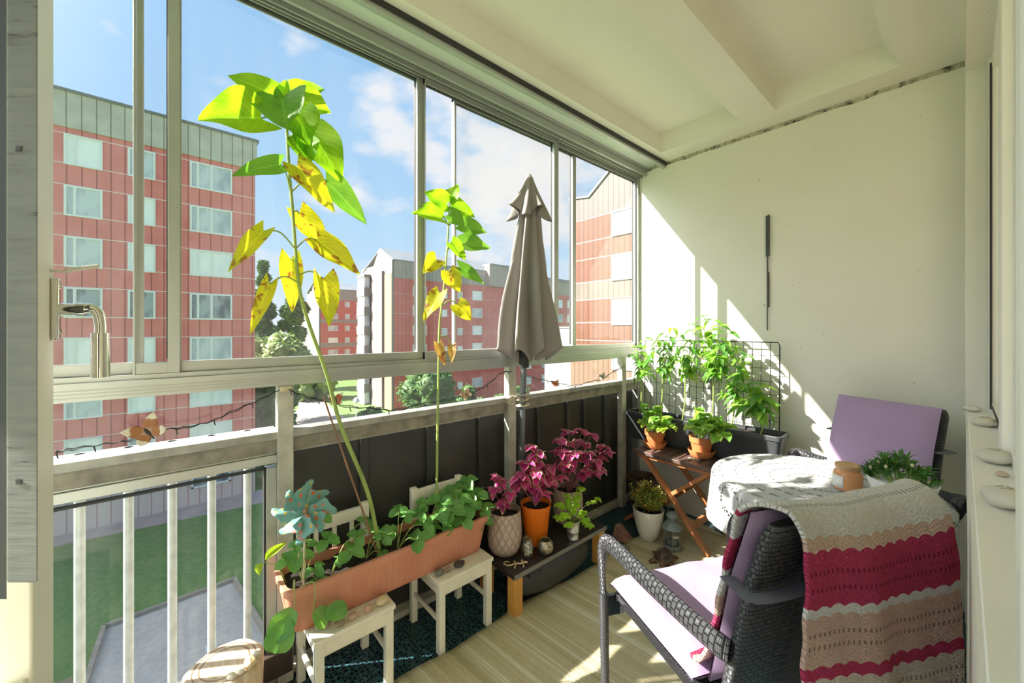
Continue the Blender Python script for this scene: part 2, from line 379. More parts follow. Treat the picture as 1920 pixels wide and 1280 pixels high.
# ================================================================ glazing above the sill
bal = thing('balcony_railing', 'metal balcony railing with posts, handrail, charcoal sheet panels and round balusters', 'railing', (0, 0, 0))
g_ = G(); g_.box((-.06, YB, 1.098), (.02, YE, 1.150)); g_.box((-.06, YB, 1.150), (.004, YE, 1.165))
for z in (1.108, 1.118, 1.128): g_.box((.02, YB, z), (.0215, YE, z + .003))
tag(g_.build('trim_5', M_alu, bevel=.0015), kind='structure')          # sill rail carrying the sliding panes
g_ = G()
g_.box((-.08, YB, 2.50), (.045, YE, 2.57))
for i, x in enumerate((-.055, -.03, -.005, .018)): g_.box((x, YB, 2.478), (x + .006, YE, 2.50))
g_.box((.045, YB, 2.485), (.06, YE, 2.575)); g_.box((.062, YB, 2.528), (.075, YE, 2.548)); g_.box((.165, YB, 2.520), (.19, YE, 2.545)); g_.box((.19, YB, 2.50), (.215, YE, 2.56))
tag(g_.build('trim_6', M_alu, bevel=.001), kind='structure')           # head track
tag(G().box((.06, YB, 2.540), (.20, YE, 2.565)).build('trim_7', M_board), kind='structure')
tag(G().box((.215, YB, 2.518), (.222, YE, 2.555)).build('trim_8', M_black), kind='structure')
tag(G().box((-.055, 2.735, 1.1), (.0, YE, 2.5)).box((-.05, 2.735, 0), (-.0, YE, 1.1)).build('trim_9', M_alu, bevel=.002), kind='structure')
def pane(i, y0, y1, x, top, stl=.03, str_=.03, slim=0):
    wd = struct('window_%d' % i, (x, y0, 1.165)); f = G()
    f.box((x - .012, y0, 1.165), (x + .012, y1, 1.20)); f.box((x - .012, y0, top), (x + .012, y1, 2.49))
    f.box((x - .012, y0, 1.165), (x + .014, y0 + stl, 2.49)); f.box((x - .012, y1 - str_, 1.165), (x + .014, y1, 2.49))
    f.build('frame', M_alu, wd, bevel=.0015)
    k = G(); k.box((x - .014, y1 - str_ - .003, 1.21), (x - .004, y1 - str_ + .002, 2.48)); k.box((x - .006, y0 + stl, top - .005), (x + .006, y1 - str_, top + .001)); k.build('gasket', M_black, wd)
    G().box((x - .003, y0 + stl - .005, 1.195), (x + .003, y1 - str_ + .005, top + .01)).build('pane', M_glass, wd)
pane(1, YB, -.062, -.045, 2.465, .03, .022)
pane(2, -.085, .024, -.012, 2.465, .006, .030)
pane(3, .020, .900, -.03, 2.478, .008, .032)
pane(4, .898, 1.822, -.012, 2.456, .004, .040)
pane(5, 1.080, 2.030, -.045, 2.456, .012, .034)
pane(7, 1.820, 2.735, -.03, 2.456, .004, .012)

# ================================================================ railing
G().box((-.055, YB, .903), (.012, YE, .930)).box((-.05, YB, .842), (-.012, YE, .850)).build('handrail', M_aluw, bal, bevel=.002)
G().box((-.052, YB, .850), (-.006, YE, .903)).build('rail_channel', simple('dirty_channel', (.27, .245, .20), .8, .1, .35, 16, .4, 90), bal)
G().box((-.04, YB, .93), (-.034, YE, 1.10)).build('upper_glass', M_glass, bal)
for y in (-.82, .295, 1.405, 2.50):
    G().box((-.028, y, 0), (.014, y + .052, 1.10)).build('post', M_post, bal, bevel=.002)
# glass bay on the left
g_ = G(); g_.box((-.045, -.76, .815), (.004, .295, .846)); g_.box((-.04, .262, .10), (.0, .295, .80)); g_.box((-.04, -.76, .08), (.0, .295, .12)); g_.box((-.012, -.76, .846), (-.004, .29, .852))
g_.build('glass_frame', M_alu, bal, bevel=.002)
G().box((-.03, .255, .12), (-.006, .264, .80)).box((-.028, -.76, .795), (-.006, .26, .801)).build('gasket', M_black, bal)
G().box((-.022, -.75, .11), (-.016, .262, .80)).build('glass_panel', glassmat('streaky_glass', dust=.016, streak=(2, 9, .25)), bal)
for k in range(9):
    y = -.204 + .1048 * (k - 4); 
    if y < .27: G().cyl((-.085, y, -.1), (-.085, y, .93), .0125, n=14).build('baluster', M_galv, bal)
G().box((-.10, YB, -.12), (-.07, .3, -.08)).box((-.10, YB, .9), (-.055, .3, .93)).build('baluster_rail', M_galv, bal)
def sheet(y0, y1, ribs):
    g = G(); g.box((-.075, y0, .02), (-.065, y1, .85))
    for r in ribs: g.box((-.066, r[0], .05), (-.045, r[1], .85))
    g.build('sheet_panel', M_panel, bal, bevel=.002)
sheet(.30, 1.47, [(.615, .650), (.935, .975), (1.245, 1.285)])
sheet(1.47, 2.55, [(1.685, 1.715), (1.96, 2.0), (2.13, 2.16), (2.37, 2.44)])
sheet(2.55, 2.764, [(2.62, 2.65)])
tag(G().box((-.10, YB, 0), (-.012, YE, .028)).build('trim_10', simple('weathered_concrete', (.42, .40, .33), .9, 0, .3, 14, .5, 60), bevel=.004), kind='structure')
tag(G().box((-.05, YB, .032), (-.005, .30, .055)).build('trim_11', M_aluw), kind='structure')

# ================================================================ open balcony door on the left (leaf stands square to the wall)
dr = struct('door_1', (1.66, -.17, 0))
e = PY(101, 600, -.15).x; e2 = PY(68, 600, -.15).x; e3 = PY(12, 600, -.125).x; zb = 1.30 - (1095 - 619) * .62 / 735
zb = PY(70, 1092, -.118).z
g_ = G(); g_.box((e, -.19, .02), (e + .135, -.15, 2.35)); g_.box((e + .1, -.19, .02), (1.64, -.15, .22)); g_.box((1.52, -.19, .02), (1.64, -.15, 2.35)); g_.box((e + .1, -.19, 2.24), (1.64, -.15, 2.35)); g_.box((e + .1, -.185, .70), (1.6, -.155, .80))
g_.build('leaf_frame', M_cream, dr, bevel=.004)
G().box((e + .12, -.175, .8), (1.53, -.168, 2.25)).build('pane', M_glassclean, dr)
G().box((e + .12, -.178, .2), (1.53, -.162, .72)).build('kick_panel', M_cream, dr)
# weathered inner casement hinged on the leaf
g_ = G(); x2 = PY(70, 600, -.118).x; x3 = PY(12, 600, -.118).x
zb = CZ - 474 * .475 / F; fw = Vector((-SN, CS, 0)); rt_ = Vector((CS, SN, 0)); MB = Matrix((rt_, fw, Vector((0, 0, 1)))).transposed().to_4x4(); MB.translation = Vector((CX, CY, 0))
def bx_(g, pa, pb, d0, d1, za, zc): xa, xb = (pa - 960) / F, (pb - 960) / F; q4 = [(xa * d0, d0), (xb * d0, d0), (xb * d1 * 1.01, d1), (xa * d1, d1)]; g.add([MB @ Vector((x, y, z)) for z in (za, zc) for x, y in q4], [(0, 3, 2, 1), (4, 5, 6, 7), (0, 1, 5, 4), (1, 2, 6, 5), (2, 3, 7, 6), (3, 0, 4, 7)])
bx_(g_, 13, 71, .475, .492, zb, 2.35)
g_.build('inner_casement', M_weath, dr, bevel=.002)
g_ = G()
for z in (1.117, 1.52, 1.9): bx_(g_, 29, 39, .4735, .476, z - .003, z + .003)
g_.build('screws', M_black, dr); g_ = G(); bx_(g_, -30, 12.5, .476, .49, zb - .02, 2.35); g_.build('seal', M_black, dr)
# handle
M_chrome = simple('chrome', (.78, .78, .76), .08, 1.0, .02, 3, 0, 60)
hx, hy, hz = e + .006, -.15, 1.345
hx = PY(96, 600, -.15).x; hz = PY(100, 580, -.15).z
G().box((hx - .011, hy, hz - .052), (hx + .011, hy + .010, hz + .052)).build('handle_plate', M_chrome, dr, bevel=.003)
g_ = G(); g_.cyl((hx, hy + .008, hz), (hx, hy + .030, hz), .0105, n=20); g_.cyl((hx, hy + .028, hz), (hx, hy + .038, hz), .0125, n=20)
ppp = bez([(hx, hy + .030, hz), (hx, hy + .046, hz + .003), (hx, hy + .054, hz - .006), (hx, hy + .057, hz - .025), (hx, hy + .057, hz - .04)], 6)
g_.tube(ppp, [.0085] * len(ppp), 16); g_.cyl((hx, hy + .057, hz - .04), (hx, hy + .057, hz - .118), .0125, n=22)
for dz in (-.038, .038): g_.cyl((hx, hy + .009, hz + dz), (hx, hy + .0115, hz + dz), .0038, n=10)
g_.build('handle', M_chrome, dr)
g_ = G(); g_.box((hx - .004, hy, hz + .062), (hx + .006, hy + .02, hz + .066)); g_.bar((hx, hy + .015, hz + .066), (hx, hy + .056, hz + .078), .012, .006); g_.build('latch_tab', M_white, dr, bevel=.002)
G().box((e + .03, -.150, .70), (e + .12, -.125, .715)).build('hook', M_aluw, dr)
# plain room behind the house wall (seen only through the window and door opening)
M_room = simple('interior_paint', (.76, .77, .70), .8, 0, .03, 2, .05, 60)
tag(G().box((4.6, YB - .5, -.18), (4.75, YE + 1.3, 2.8)).build('wall_room_back', M_room), kind='structure')
tag(G().box((XO, YE + 1.15, -.18), (4.6, YE + 1.3, 2.8)).box((XO, YE, -.18), (XO + .15, YE + 1.15, 2.8)).build('wall_room_side', M_room), kind='structure')
tag(G().box((XO - .25, YB - .5, -.2), (4.6, YE + 1.15, -.02)).build('floor_room', simple('oak_floor', (.48, .34, .20), .5, 0, .2, 3, .1, 30)), kind='structure')
tag(G().box((XO, YB - .5, 2.62), (4.6, YE + 1.15, 2.8)).build('ceiling_room', M_room), kind='structure')

# ================================================================ outdoors
ZG = -9.7
def grassmat():
    t = T('lawn'); c = t.coord(); n = t.ramp(t.noise(c, .8, 8, .8), [(.3, (.06, .16, .03)), (.5, (.12, .25, .05)), (.75, (.22, .28, .09))])
    n = t.mix(.5, n, t.ramp(t.noise(c, 5, 8, .85), [(.3, (.015, .06, .01)), (.7, (.25, .36, .11))]))
    return t.done(t.bsdf(n, .9, 0, t.noise(c, 30, 4), .5, .05))
M_grass = grassmat()
gz = G()
def gfn(u, v):
    x = -160 + 300 * u; y = -120 + 320 * v; return (x, y, ZG)
gz.grid(gfn, 4, 4); tag(gz.build('ground', M_grass), kind='structure')
def gravelmat():
    t = T('gravel'); c = t.coord(); n = t.ramp(t.noise(c, 5, 8, .85), [(.3, (.30, .27, .23)), (.7, (.62, .56, .48))])
    n = t.mix(.4, n, t.ramp(t.noise(c, .5, 3), [(.4, (.42, .39, .35)), (.6, (.56, .50, .42))])); return t.done(t.bsdf(n, .95, 0, t.noise(c, 40, 3), .4, .03))
M_gravel = gravelmat(); M_kerb = simple('timber_kerb', (.30, .26, .20), .9, 0, .2, 3, .3, 20)
def flat(name, pts, z, m, lab, cat, h=.05):
    o = G().prism([(p[0], p[1]) for p in pts], z, z + h).build(name, m, smooth=0); return o
ct = [PZ(195, 1180, ZG), PZ(440, 1090, ZG), PZ(512, 1218, ZG), Vector((-9, 4.2, ZG)), Vector((-9, -2.3, ZG))]
gp = thing('gravel_pitch', 'grey gravel play pitch framed by timber edging on the lawn below', 'play pitch', (ct[0].x, ct[0].y, ZG))
G().prism([(p.x, p.y) for p in ct], ZG, ZG + .04).build('gravel', M_gravel, gp, smooth=0)
for i in range(5):
    a, b = ct[i], ct[(i + 1) % 5]; G().bar(a + Vector((0, 0, .09)), b + Vector((0, 0, .09)), .14, .2).build('edging', M_kerb, gp, bevel=.01)
G().box((-15.6, .9, ZG + .04), (-14.9, 1.25, ZG + .06)).build('marker_plate', simple('pale_plate', (.5, .5, .48), .7), gp)
# bare soil strip by the red block, path
M_soil2 = simple('bare_pale_soil', (.42, .33, .29), .95, 0, .12, 1.2, .5, 14)
tag(flat('bare_ground', [(-30, -20), (-27.9, -20), (-28.6, -4), (-27.6, 4.6), (-30, 5)], ZG, M_soil2, '', ''), kind='structure')
pth = [(-8, 4.2)] 
pp = [PZ(545, 812, ZG), PZ(600, 812, ZG), PZ(645, 800, ZG), PZ(650, 785, ZG), PZ(610, 755, ZG), PZ(575, 738, ZG), PZ(545, 730, ZG), PZ(553, 745, ZG), PZ(560, 765, ZG), PZ(535, 790, ZG)]
tag(flat('path', [(p.x, p.y) for p in pp], ZG, simple('asphalt', (.22, .21, .20), .9, 0, .1, .5, .3, 20), '', '', .03), kind='structure')

def facadem(name, a, b, ax, pitch, seam=(.2, .05, .05), zl=None, white=.5, gap=.035, z2=None):
    """corrugated facade sheets; ax = 0/1 world axis running along the wall; zl: heights of pale joint lines repeated every 2.75"""
    t = T(name); c = t.n('ShaderNodeNewGeometry').outputs['Position']; s = t.sep(c)
    k = t.math('ABSOLUTE', t.math('SUBTRACT', t.math('FRACT', t.math('DIVIDE', s[ax], pitch)), .5))
    ln = t.ramp(k, [(gap, 1.), (gap + .02, 0.)])
    col = t.ramp(t.noise(c, .8, 6, .6), [(.3, a), (.7, b)])
    col = t.mix(t.ramp(t.noise(t.mapping(c, (3, 3, .8)), 6, 5, .7), [(.6, 0.), (.75, .5)]), col, tuple(min(1, x * 1.25 + .04) for x in b))
    col = t.mix(t.math('MULTIPLY', ln, .8), col, seam)
    if zl is not None:
        for z0 in zl:
            f = t.math('FRACT', t.math('DIVIDE', t.math('SUBTRACT', s[2], z0 - 27.5), 2.75)); col = t.mix(t.ramp(f, [(.014, 1.), (.018, 0.)]), col, (white, white * .8, white * .75))
    if z2:
        for (za, zb_, cc) in z2:
            m = t.math('MULTIPLY', t.math('GREATER_THAN', s[2], za), t.math('LESS_THAN', s[2], zb_)); col = t.mix(m, col, t.mix(t.math('MULTIPLY', ln, .5), cc, seam))
    return t.done(t.bsdf(col, .6, 0, k, .3, .02))
M_pframe = simple('white_window_frame', (.80, .78, .76), .5, 0, .03)
def panemat(name, a, b):
    t = T(name); c = t.coord(); col = t.ramp(t.noise(t.mapping(c, (1, 1, .5)), 1.3, 2), [(.4, a), (.6, b)])
    return t.done(t.bsdf(col, .15, 0, None, spec=.5))
M_pane_w = panemat('curtained_pane', (.80, .82, .82), (.92, .92, .90)); M_pane_g = panemat('grey_pane', (.40, .45, .50), (.62, .66, .68)); M_pane_d = panemat('dark_pane', (.10, .12, .15), (.36, .40, .42))
WPROTO = {}
def window(parent, kind, axis, pos, w_, h_, m, sign=1, dbl=False):
    """window proud of the facade: axis 'x' faces +X (spans Y), axis 'y' faces -Y (spans X)"""
    key = (kind, axis, round(w_, 2), round(h_, 2), dbl)
    if key not in WPROTO:
        f = G(); b = .10; dp = .09
        def bx(g, a0, z0, a1, z1, d0, d1):
            if axis == 'x': g.box((d0, a0, z0), (d1, a1, z1))
            else: g.box((a0, -d1, z0), (a1, -d0, z1))
        for (a0, z0, a1, z1) in ((0, 0, w_, b), (0, h_ - b, w_, h_), (0, 0, b, h_), (w_ - b, 0, w_, h_)): bx(f, a0, z0, a1, z1, -.02, dp)
        if dbl: bx(f, w_ / 2 - .06, 0, w_ / 2 + .06, h_, -.02, dp)
        if kind == 'a': bx(f, .34, 0, .46, h_, -.02, dp)
        p = G(); bx(p, .05, .05, w_ - .05, h_ - .05, -.02, .03)
        o1 = f.build('window', M_pframe, None, smooth=0); o2 = p.build('pane', m, None, smooth=0); o2.parent = o1
        WPROTO[key] = (o1, o2); fresh = True
    else: fresh = False
    o1, o2 = WPROTO[key]
    if not fresh:
        o1 = o1.copy(); COL.objects.link(o1); o2n = o2.copy(); COL.objects.link(o2n); o2n.parent = o1
        if o2n.data.materials[0] != m:
            o2n.material_slots[0].link = 'OBJECT'; o2n.material_slots[0].material = m
    o1.parent = parent; off = parent.location; o1.location = (pos[0] - off.x, pos[1] - off.y, pos[2] - off.z)
    return o1
# ---- block A: red block facing the balcony
XA = -30.0
A = thing('apartment_block', 'nearest red sheet-clad apartment block with grey roof band at far left of view', 'building', (XA, -6, ZG))
M_redA = facadem('red_sheet', (.66, .20, .20), (.76, .27, .26), 1, .56, (.30, .07, .07), [9.06, 12.02 - 2.75 + .02, 0], .8)
M_redA = facadem('red_sheet', (.68, .16, .14), (.80, .24, .21), 1, .56, (.30, .04, .04), [9.12, 10.26], .8, gap=.045, z2=[(-20, -7.0, (.62, .50, .45))])
G().box((XA - 13, -24, ZG), (XA, 4.36, 12.2)).build('wall', M_redA, A, smooth=0)
G().box((XA - 13.1, -24.1, 12.2), (XA + .12, 4.46, 14.1)).build('roof_band', facadem('weathered_grey_sheet', (.42, .38, .31), (.60, .55, .46), 1, .56, (.12, .10, .08)), A, smooth=0)
G().box((XA - 13.2, -24.2, 14.1), (XA + .2, 4.56, 14.25)).build('roof_cap', simple('dark_cap', (.18, .18, .18), .7), A, smooth=0)
rr = random.Random(3)
for k in range(7):
    z0 = 10.22 - 2.75 * k
    for (ya, yb, kd, db) in ((-4.3, -2.85, 'a', 0), (-1.85, -.66, 'a2', 0), (.92, 3.08, 'a', 1), (-8.6, -7.1, 'a', 0), (-12.2, -10, 'a', 1)):
        window(A, kd if kd == 'a' else 'b', 'x', (XA, ya, z0), yb - ya, 1.66, rr.choice([M_pane_w, M_pane_w, M_pane_g]) if not (k == 3) else M_pane_d, dbl=bool(db))
window(A, 'b', 'x', (XA, 1.0, -8.6), 2.0, .8, M_pane_d)
# ---- block B: long red block in the middle distance
XB = -49.5
B = thing('apartment_block', 'long red apartment block with pink balcony gable, seen between the sunflowers', 'building', (XB, 23.1, ZG))
M_redB = facadem('red_sheet_far', (.60, .12, .10), (.70, .17, .14), 1, .6, (.30, .05, .04), [9.1], .6)
M_brown = facadem('brown_grey_band', (.34, .29, .26), (.42, .36, .32), 1, .6, (.2, .15, .12))
M_pink = simple('pale_pink_render', (.22, .17, .17), .8, 0, .05, .3, .1, 5)
M_whiter = simple('white_render', (.21, .20, .19), .8, 0, .04, .3, .1, 5)
M_slate = simple('slate_roof', (.20, .22, .24), .6, 0, .1, .5, .1, 5)
G().box((XB - 12, 23.1, ZG), (XB, 43.5, 8.5)).box((XB - 10, 43.5, ZG), (XB + .7, 62, 8.0)).build('wall', M_redB, B, smooth=0)
G().box((XB - 12, 23.1, 8.5), (XB + .05, 43.5, 11.0)).box((XB - 10, 43.5, 8.0), (XB + .75, 62, 10.6)).box((XB - .5, 39.0, 8.5), (XB + .9, 43.6, 11.9)).build('attic_band', M_brown, B, smooth=0)
g_ = G(); rx = PY(714, 470, 23.1).x
g_.add([(XB + .1, 23, 11.0), (rx, 23, 13.2), (XB - 12, 23, 10.2), (XB + .1, 43.5, 11.0), (rx, 43.5, 13.2), (XB - 12, 43.5, 10.2)], [(0, 1, 4, 3), (1, 2, 5, 4)]); g_.box((XB - 10, 43.5, 10.6), (XB + .9, 62, 11.0)); g_.box((XB - 1, 39, 11.9), (XB + 1.0, 43.6, 12.1))
g_.build('roof', M_slate, B, smooth=0, solid=.12)
g_ = G(); g_.extr([(XB, 23.1, ZG), (XB, 23.1, 11.0), (rx, 23.1, 13.15), (XB - 7, 23.1, 10.3), (XB - 12, 23.1, 10.3), (XB - 12, 23.1, ZG)], (0, -.25, 0)); g_.build('gable', M_whiter, B, smooth=0)
G().box((XB - 6.6, 22.5, ZG), (XB - 2.6, 22.9, 9.7)).build('balcony_tower', M_pink, B, smooth=0)
G().box((XB - 2.6, 22.8, ZG), (XB - .05, 22.87, 9.2)).build('gable_strip', simple('ochre_render', (.28, .20, .13), .8, 0, .05), B, smooth=0)
for k in range(7):
    z0 = 7.6 - 2.85 * k
    f = G().box((XB - 9.7, 21.5, z0 - .9), (XB - 6.6, 22.8, z0)).build('balcony', M_whiter, B, smooth=0)
    G().box((XB - 9.5, 21.6, z0), (XB - 6.8, 22.4, z0 + 1.6)).build('balcony_glazing', M_pane_g, f, smooth=0)
    G().box((XB - 9.7, 21.5, z0 + 1.6), (XB - 6.6, 22.8, z0 + 1.95)).build('balcony_roof', M_whiter, f, smooth=0)
for k in range(6):
    z0 = 6.1 - 2.78 * k
    for (y, w_, h_, db) in ((25.9, 2.2, 1.5, 0), (30.6, .95, 1.1, 0), (33.4, .95, 1.1, 0), (36.2, 1.9, 1.5, 0), (45.9, 2.6, 1.5, 1), (51.2, 1.6, 1.5, 0), (54.2, 2.6, 1.5, 1), (58.2, 1.6, 1.5, 0)):
        window(B, 'c', 'x', (XB + (.7 if y > 44 else 0), y, z0 - (.5 if y > 44 else 0)), w_, h_, rr.choice([M_pane_w, M_pane_w, M_pane_g]), dbl=bool(db))
# ---- block C: small far block
C_ = thing('apartment_block', 'small distant red block with slate roof above the trees, left of the pink gable', 'building', (-95, 26, ZG))
M_redC = facadem('red_sheet_distant', (.56, .12, .10), (.66, .17, .14), 1, .6, (.35, .08, .06), None, .6, z2=[(3.0, 3.9, (.36, .28, .25)), (-2.7, -1.6, (.36, .28, .25)), (8.4, 12, (.36, .31, .28))])
G().box((-107, 26, ZG), (-95, 48, 10.9)).build('wall', M_redC, C_, smooth=0)
G().extr([(-95.1, 26, ZG), (-95.1, 26, 10.9), (-99.5, 26, 12.7), (-104, 26, 7.5), (-118, 26, 7.3), (-118, 26, ZG)], (0, -.3, 0)).build('gable', M_whiter, C_, smooth=0)
g_ = G(); g_.add([(-94.9, 25.6, 10.9), (-99.5, 25.6, 12.7), (-106, 25.6, 10.5), (-94.9, 48, 10.9), (-99.5, 48, 12.7), (-106, 48, 10.5)], [(0, 1, 4, 3), (1, 2, 5, 4)]); g_.build('roof', M_slate, C_, smooth=0, solid=.15)
for k in range(5):
    z0 = 6.9 - 2.82 * k
    for (y, w_) in ((27.6, 2.2), (31.4, 1.1), (34.0, 1.1), (37.5, 2.2)): window(C_, 'c', 'x', (-95, y, z0 - .1), w_, 1.25, rr.choice([M_pane_w, M_pane_g]))
# ---- block D: orange block at the right
YD = 21.4
D = thing('apartment_block', 'orange sheet-clad gable block with cream top, at right beside the end wall', 'building', (-12, YD, ZG))
cream = (.115, .102, .09)
M_or = facadem('orange_sheet', (.125, .036, .013), (.155, .050, .020), 0, .40, (.03, .009, .006), [8.85 - 1.55, 8.85], .5, gap=.075, z2=[(3.4, 4.55, (.14, .115, .09)), (8.9, 30, cream), (-20, .35, (.18, .11, .07))])
g_ = G(); xl, xr = -16.57, -4.0
g_.extr([(xl, YD, ZG), (xr, YD, ZG), (xr, YD, 9.6), (-9.2, YD, 14.6), (-14.95, YD, 10.25), (xl, YD, 10.55)], (0, 14, 0)); g_.build('wall', M_or, D, smooth=0)
g_ = G(); g_.bar((-15.0, YD + 7, 10.32), (-9.2, YD + 7, 14.72), 14.2, .12, up=(.6, 0, .8)); g_.bar((xl - .1, YD + 7, 10.62), (-14.95, YD + 7, 10.34), 14.2, .1); g_.build('roof', simple('pale_roof_trim', (.45, .43, .42), .6), D, smooth=0)
for k in range(7):
    z0 = 7.3 - 2.83 * k
    o = window(D, 'd', 'y', (-13.1, YD, z0), 3.3, 1.62, M_pane_g if k in (0, 3) else M_pane_w, dbl=True)
# ---- white gable beyond
W_ = thing('rendered_building', 'plain white rendered building edge between umbrella and orange block', 'building', (-34, 40, ZG))
G().box((-37.2, 40, ZG), (-29, 52, 1.6)).build('wall', simple('bright_render', (.30, .30, .31), .8, 0, .03, .3, .05, 3), W_, smooth=0)
G().box((-37.3, 39.9, 1.6), (-28.9, 52.1, 1.8)).build('roof', M_slate, W_, smooth=0)
# ---- trees
def treeleaf(name, a, b): return leafmat(name, a, b, None, .3, .6, vein=False, tcol=(1.2, 1.2, .6))
M_t1 = treeleaf('foliage_dark', (.04, .10, .035), (.09, .18, .06)); M_t2 = treeleaf('foliage_mid', (.06, .14, .04), (.13, .23, .07)); M_t3 = treeleaf('foliage_pale', (.16, .24, .08), (.27, .36, .14))
M_bark = simple('bark', (.12, .09, .06), .9, 0, .3, 4, .6, 20)
def tree(name, label, c, rad, m, n=1500, ls=.35, seed=1, cat='tree', trunk=True, conif=False, group=None):
    """c = ground point, rad = (rx, ry, height of crown, crown base)"""
    r = random.Random(seed); t_ = thing(name, label, cat, c, group); rx, ry, h, zb_ = rad; g = G()
    blobs = []
    for i in range(14):
        a = r.random() * 2 * PI; z = r.random(); k = (1 - z) if conif else math.sqrt(max(0.05, 1 - (2 * z - 1) ** 2 * .8))
        blobs.append((c[0] + math.cos(a) * rx * k * .6, c[1] + math.sin(a) * ry * k * .6, c[2] + zb_ + h * (.15 + .8 * z), min(rx, ry) * (.5 if not conif else .25 + .3 * (1 - z)) * r.uniform(.7, 1.1)))
    for i, b in enumerate(blobs): g.blob(b[:3], b[3] * .84, 14, .45, 2.2, seed + i)
    for i in range(n):
        b = r.choice(blobs); d = Vector((r.gauss(0, 1), r.gauss(0, 1), r.gauss(0, 1))).normalized(); p = Vector(b[:3]) + d * b[3] * r.uniform(.82, 1.12)
        e1 = Vector((r.gauss(0, 1), r.gauss(0, 1), r.gauss(0, 1) * .6)).normalized(); e2 = e1.cross(d)
        if e2.length < .1: continue
        e2.normalize(); s_ = ls * r.uniform(.6, 1.3)
        g.add([p - e1 * s_, p + e2 * s_ * .5, p + e1 * s_, p - e2 * s_ * .5], [(0, 1, 2, 3)], [[(.5, 0), (.9, .5), (.5, 1), (.1, .5)]])
    g.build('crown', m, t_, smooth=60)
    if trunk: G().tube([(c[0], c[1], c[2]), (c[0] + .1, c[1], c[2] + zb_ + h * .4)], [.3, .15], 8).build('trunk', M_bark, t_)
    return t_
def gp_(px, py): return tuple(PZ(px, py, ZG))
tree('conifer_tree', 'dark tall trees behind the red block edge, highest crown', (-98, 15.2, ZG), (3.8, 3.4, 23.5, 3), M_t1, 4600, .5, 1, conif=True)
tree('deciduous_tree', 'mid green tree crown left of the distant red block', (-80, 17.4, ZG), (3.4, 3.0, 14.5, 3), M_t2, 3400, .42, 2)
tree('deciduous_tree', 'broad dark green tree in front of the dark conifer', (-82, 11.2, ZG), (3.2, 3.2, 15.5, 2), M_t1, 3600, .5, 12)
tree('deciduous_tree', 'pale green spreading tree just right of the nearest red block', (-52, 8.9, ZG), (4.2, 4.2, 6.0, 3.2), M_t3, 3200, .34, 3)
tree('deciduous_tree', 'leafy green tree below the pale one, behind the left post', (-40, 7.0, ZG), (2.3, 2.3, 5.2, 1.5), M_t2, 2800, .26, 4)
tree('garden_shrub', 'yellow-green shrub beside the path, low near the post', (-32, 6.2, ZG), (1.6, 1.6, 2.0, .3), M_t3, 1400, .18, 5, 'shrub', False)
tree('garden_shrub', 'light green shrub bank beyond the end of the path', (-66, 17.6, ZG), (3.5, 3.5, 3, .4), M_t3, 1500, .3, 6, 'shrub', False)
tree('garden_shrub', 'rounded dark shrub beside the white globe lamp', (-44, 17.6, ZG), (1.2, 1.6, 1.6, .2), M_t1, 1500, .2, 7, 'shrub', False)
tree('deciduous_tree', 'feathery green tree in front of the long red block', (-38.5, 22.2, ZG), (3.2, 3.2, 5.6, 1.6), M_t2, 1900, .30, 8)
tree('garden_shrub', 'low green shrubs along the foot of the long red block', (-40, 29.5, ZG), (2.0, 2.8, 3.0, .3), M_t2, 1500, .28, 9, 'shrub', False)
tree('garden_shrub', 'green shrub seen through the handrail gap right of the umbrella pole', (-36, 33, ZG), (2.2, 3, 3.0, .3), M_t2, 1200, .28, 10, 'shrub', False)
lp = PZ(664, 812, ZG); lz = PX(668, 745, lp.x).z
lt = thing('globe_lamp', 'white garden lamp on a slender post by the path', 'lamp', tuple(PZ(668, 806, ZG)))
b0 = PZ(668, 806, ZG); G().cyl(b0, b0 + Vector((0, 0, 3.0)), .05, n=10).build('post', M_pframe, lt); G().lathe([(.05, 3.0), (.36, 3.15), (.30, 3.4), (.05, 3.62), (0, 3.63)], b0, 16).build('lamp_head', M_pframe, lt)

# ================================================================ rug
def rugmat():
    t = T('striped_rag_rug'); c = t.coord(); s = t.sep(c); cb = t.n('ShaderNodeCombineXYZ'); t.l(t.math('ADD', s[1], t.math('MULTIPLY', s[0], -.10)), cb.inputs[0])
    col = t.ramp(t.noise(cb.outputs[0], 13, 4, .7), [(.34, (.36, .29, .12)), (.43, (.50, .42, .22)), (.49, (.58, .50, .29)), (.54, (.74, .69, .53)), (.59, (.50, .41, .20)), (.65, (.76, .71, .57))], 'CONSTANT')
    wv = t.math('MULTIPLY', t.math('SINE', t.math('MULTIPLY', s[0], 700.0)), t.math('SINE', t.math('MULTIPLY', s[1], 900.0)))
    col = t.mix(.35, col, t.mix(t.noise(c, 140, 3), (.3, .25, .13), (.85, .80, .63)), 'MIX')
    return t.done(t.bsdf(col, .95, 0, wv, .5, .003))
g_ = G()
def rl(y): return .30 - .02 * math.sin(y * 2.2) + .012 * math.sin(y * 9)
def fn(u, v):
    y = .15 + v * 2.42; xl = rl(y); xr = .99 + .01 * math.sin(y * 7); x = xl + (xr - xl) * u
    y += .16 * (1 - u) * v - .03 * u
    return (x, y, .004 + .003 * math.sin(y * 26 + x * 5) * (.3 + .7 * (1 - u)) + .003)
g_.grid(fn, 24, 90)
tag(g_.build('rag_rug', rugmat(), smooth=180, solid=.005, loc=(.6, 1.3, .004)), 'long olive and cream striped rag rug lying on the teal floor', 'rug')

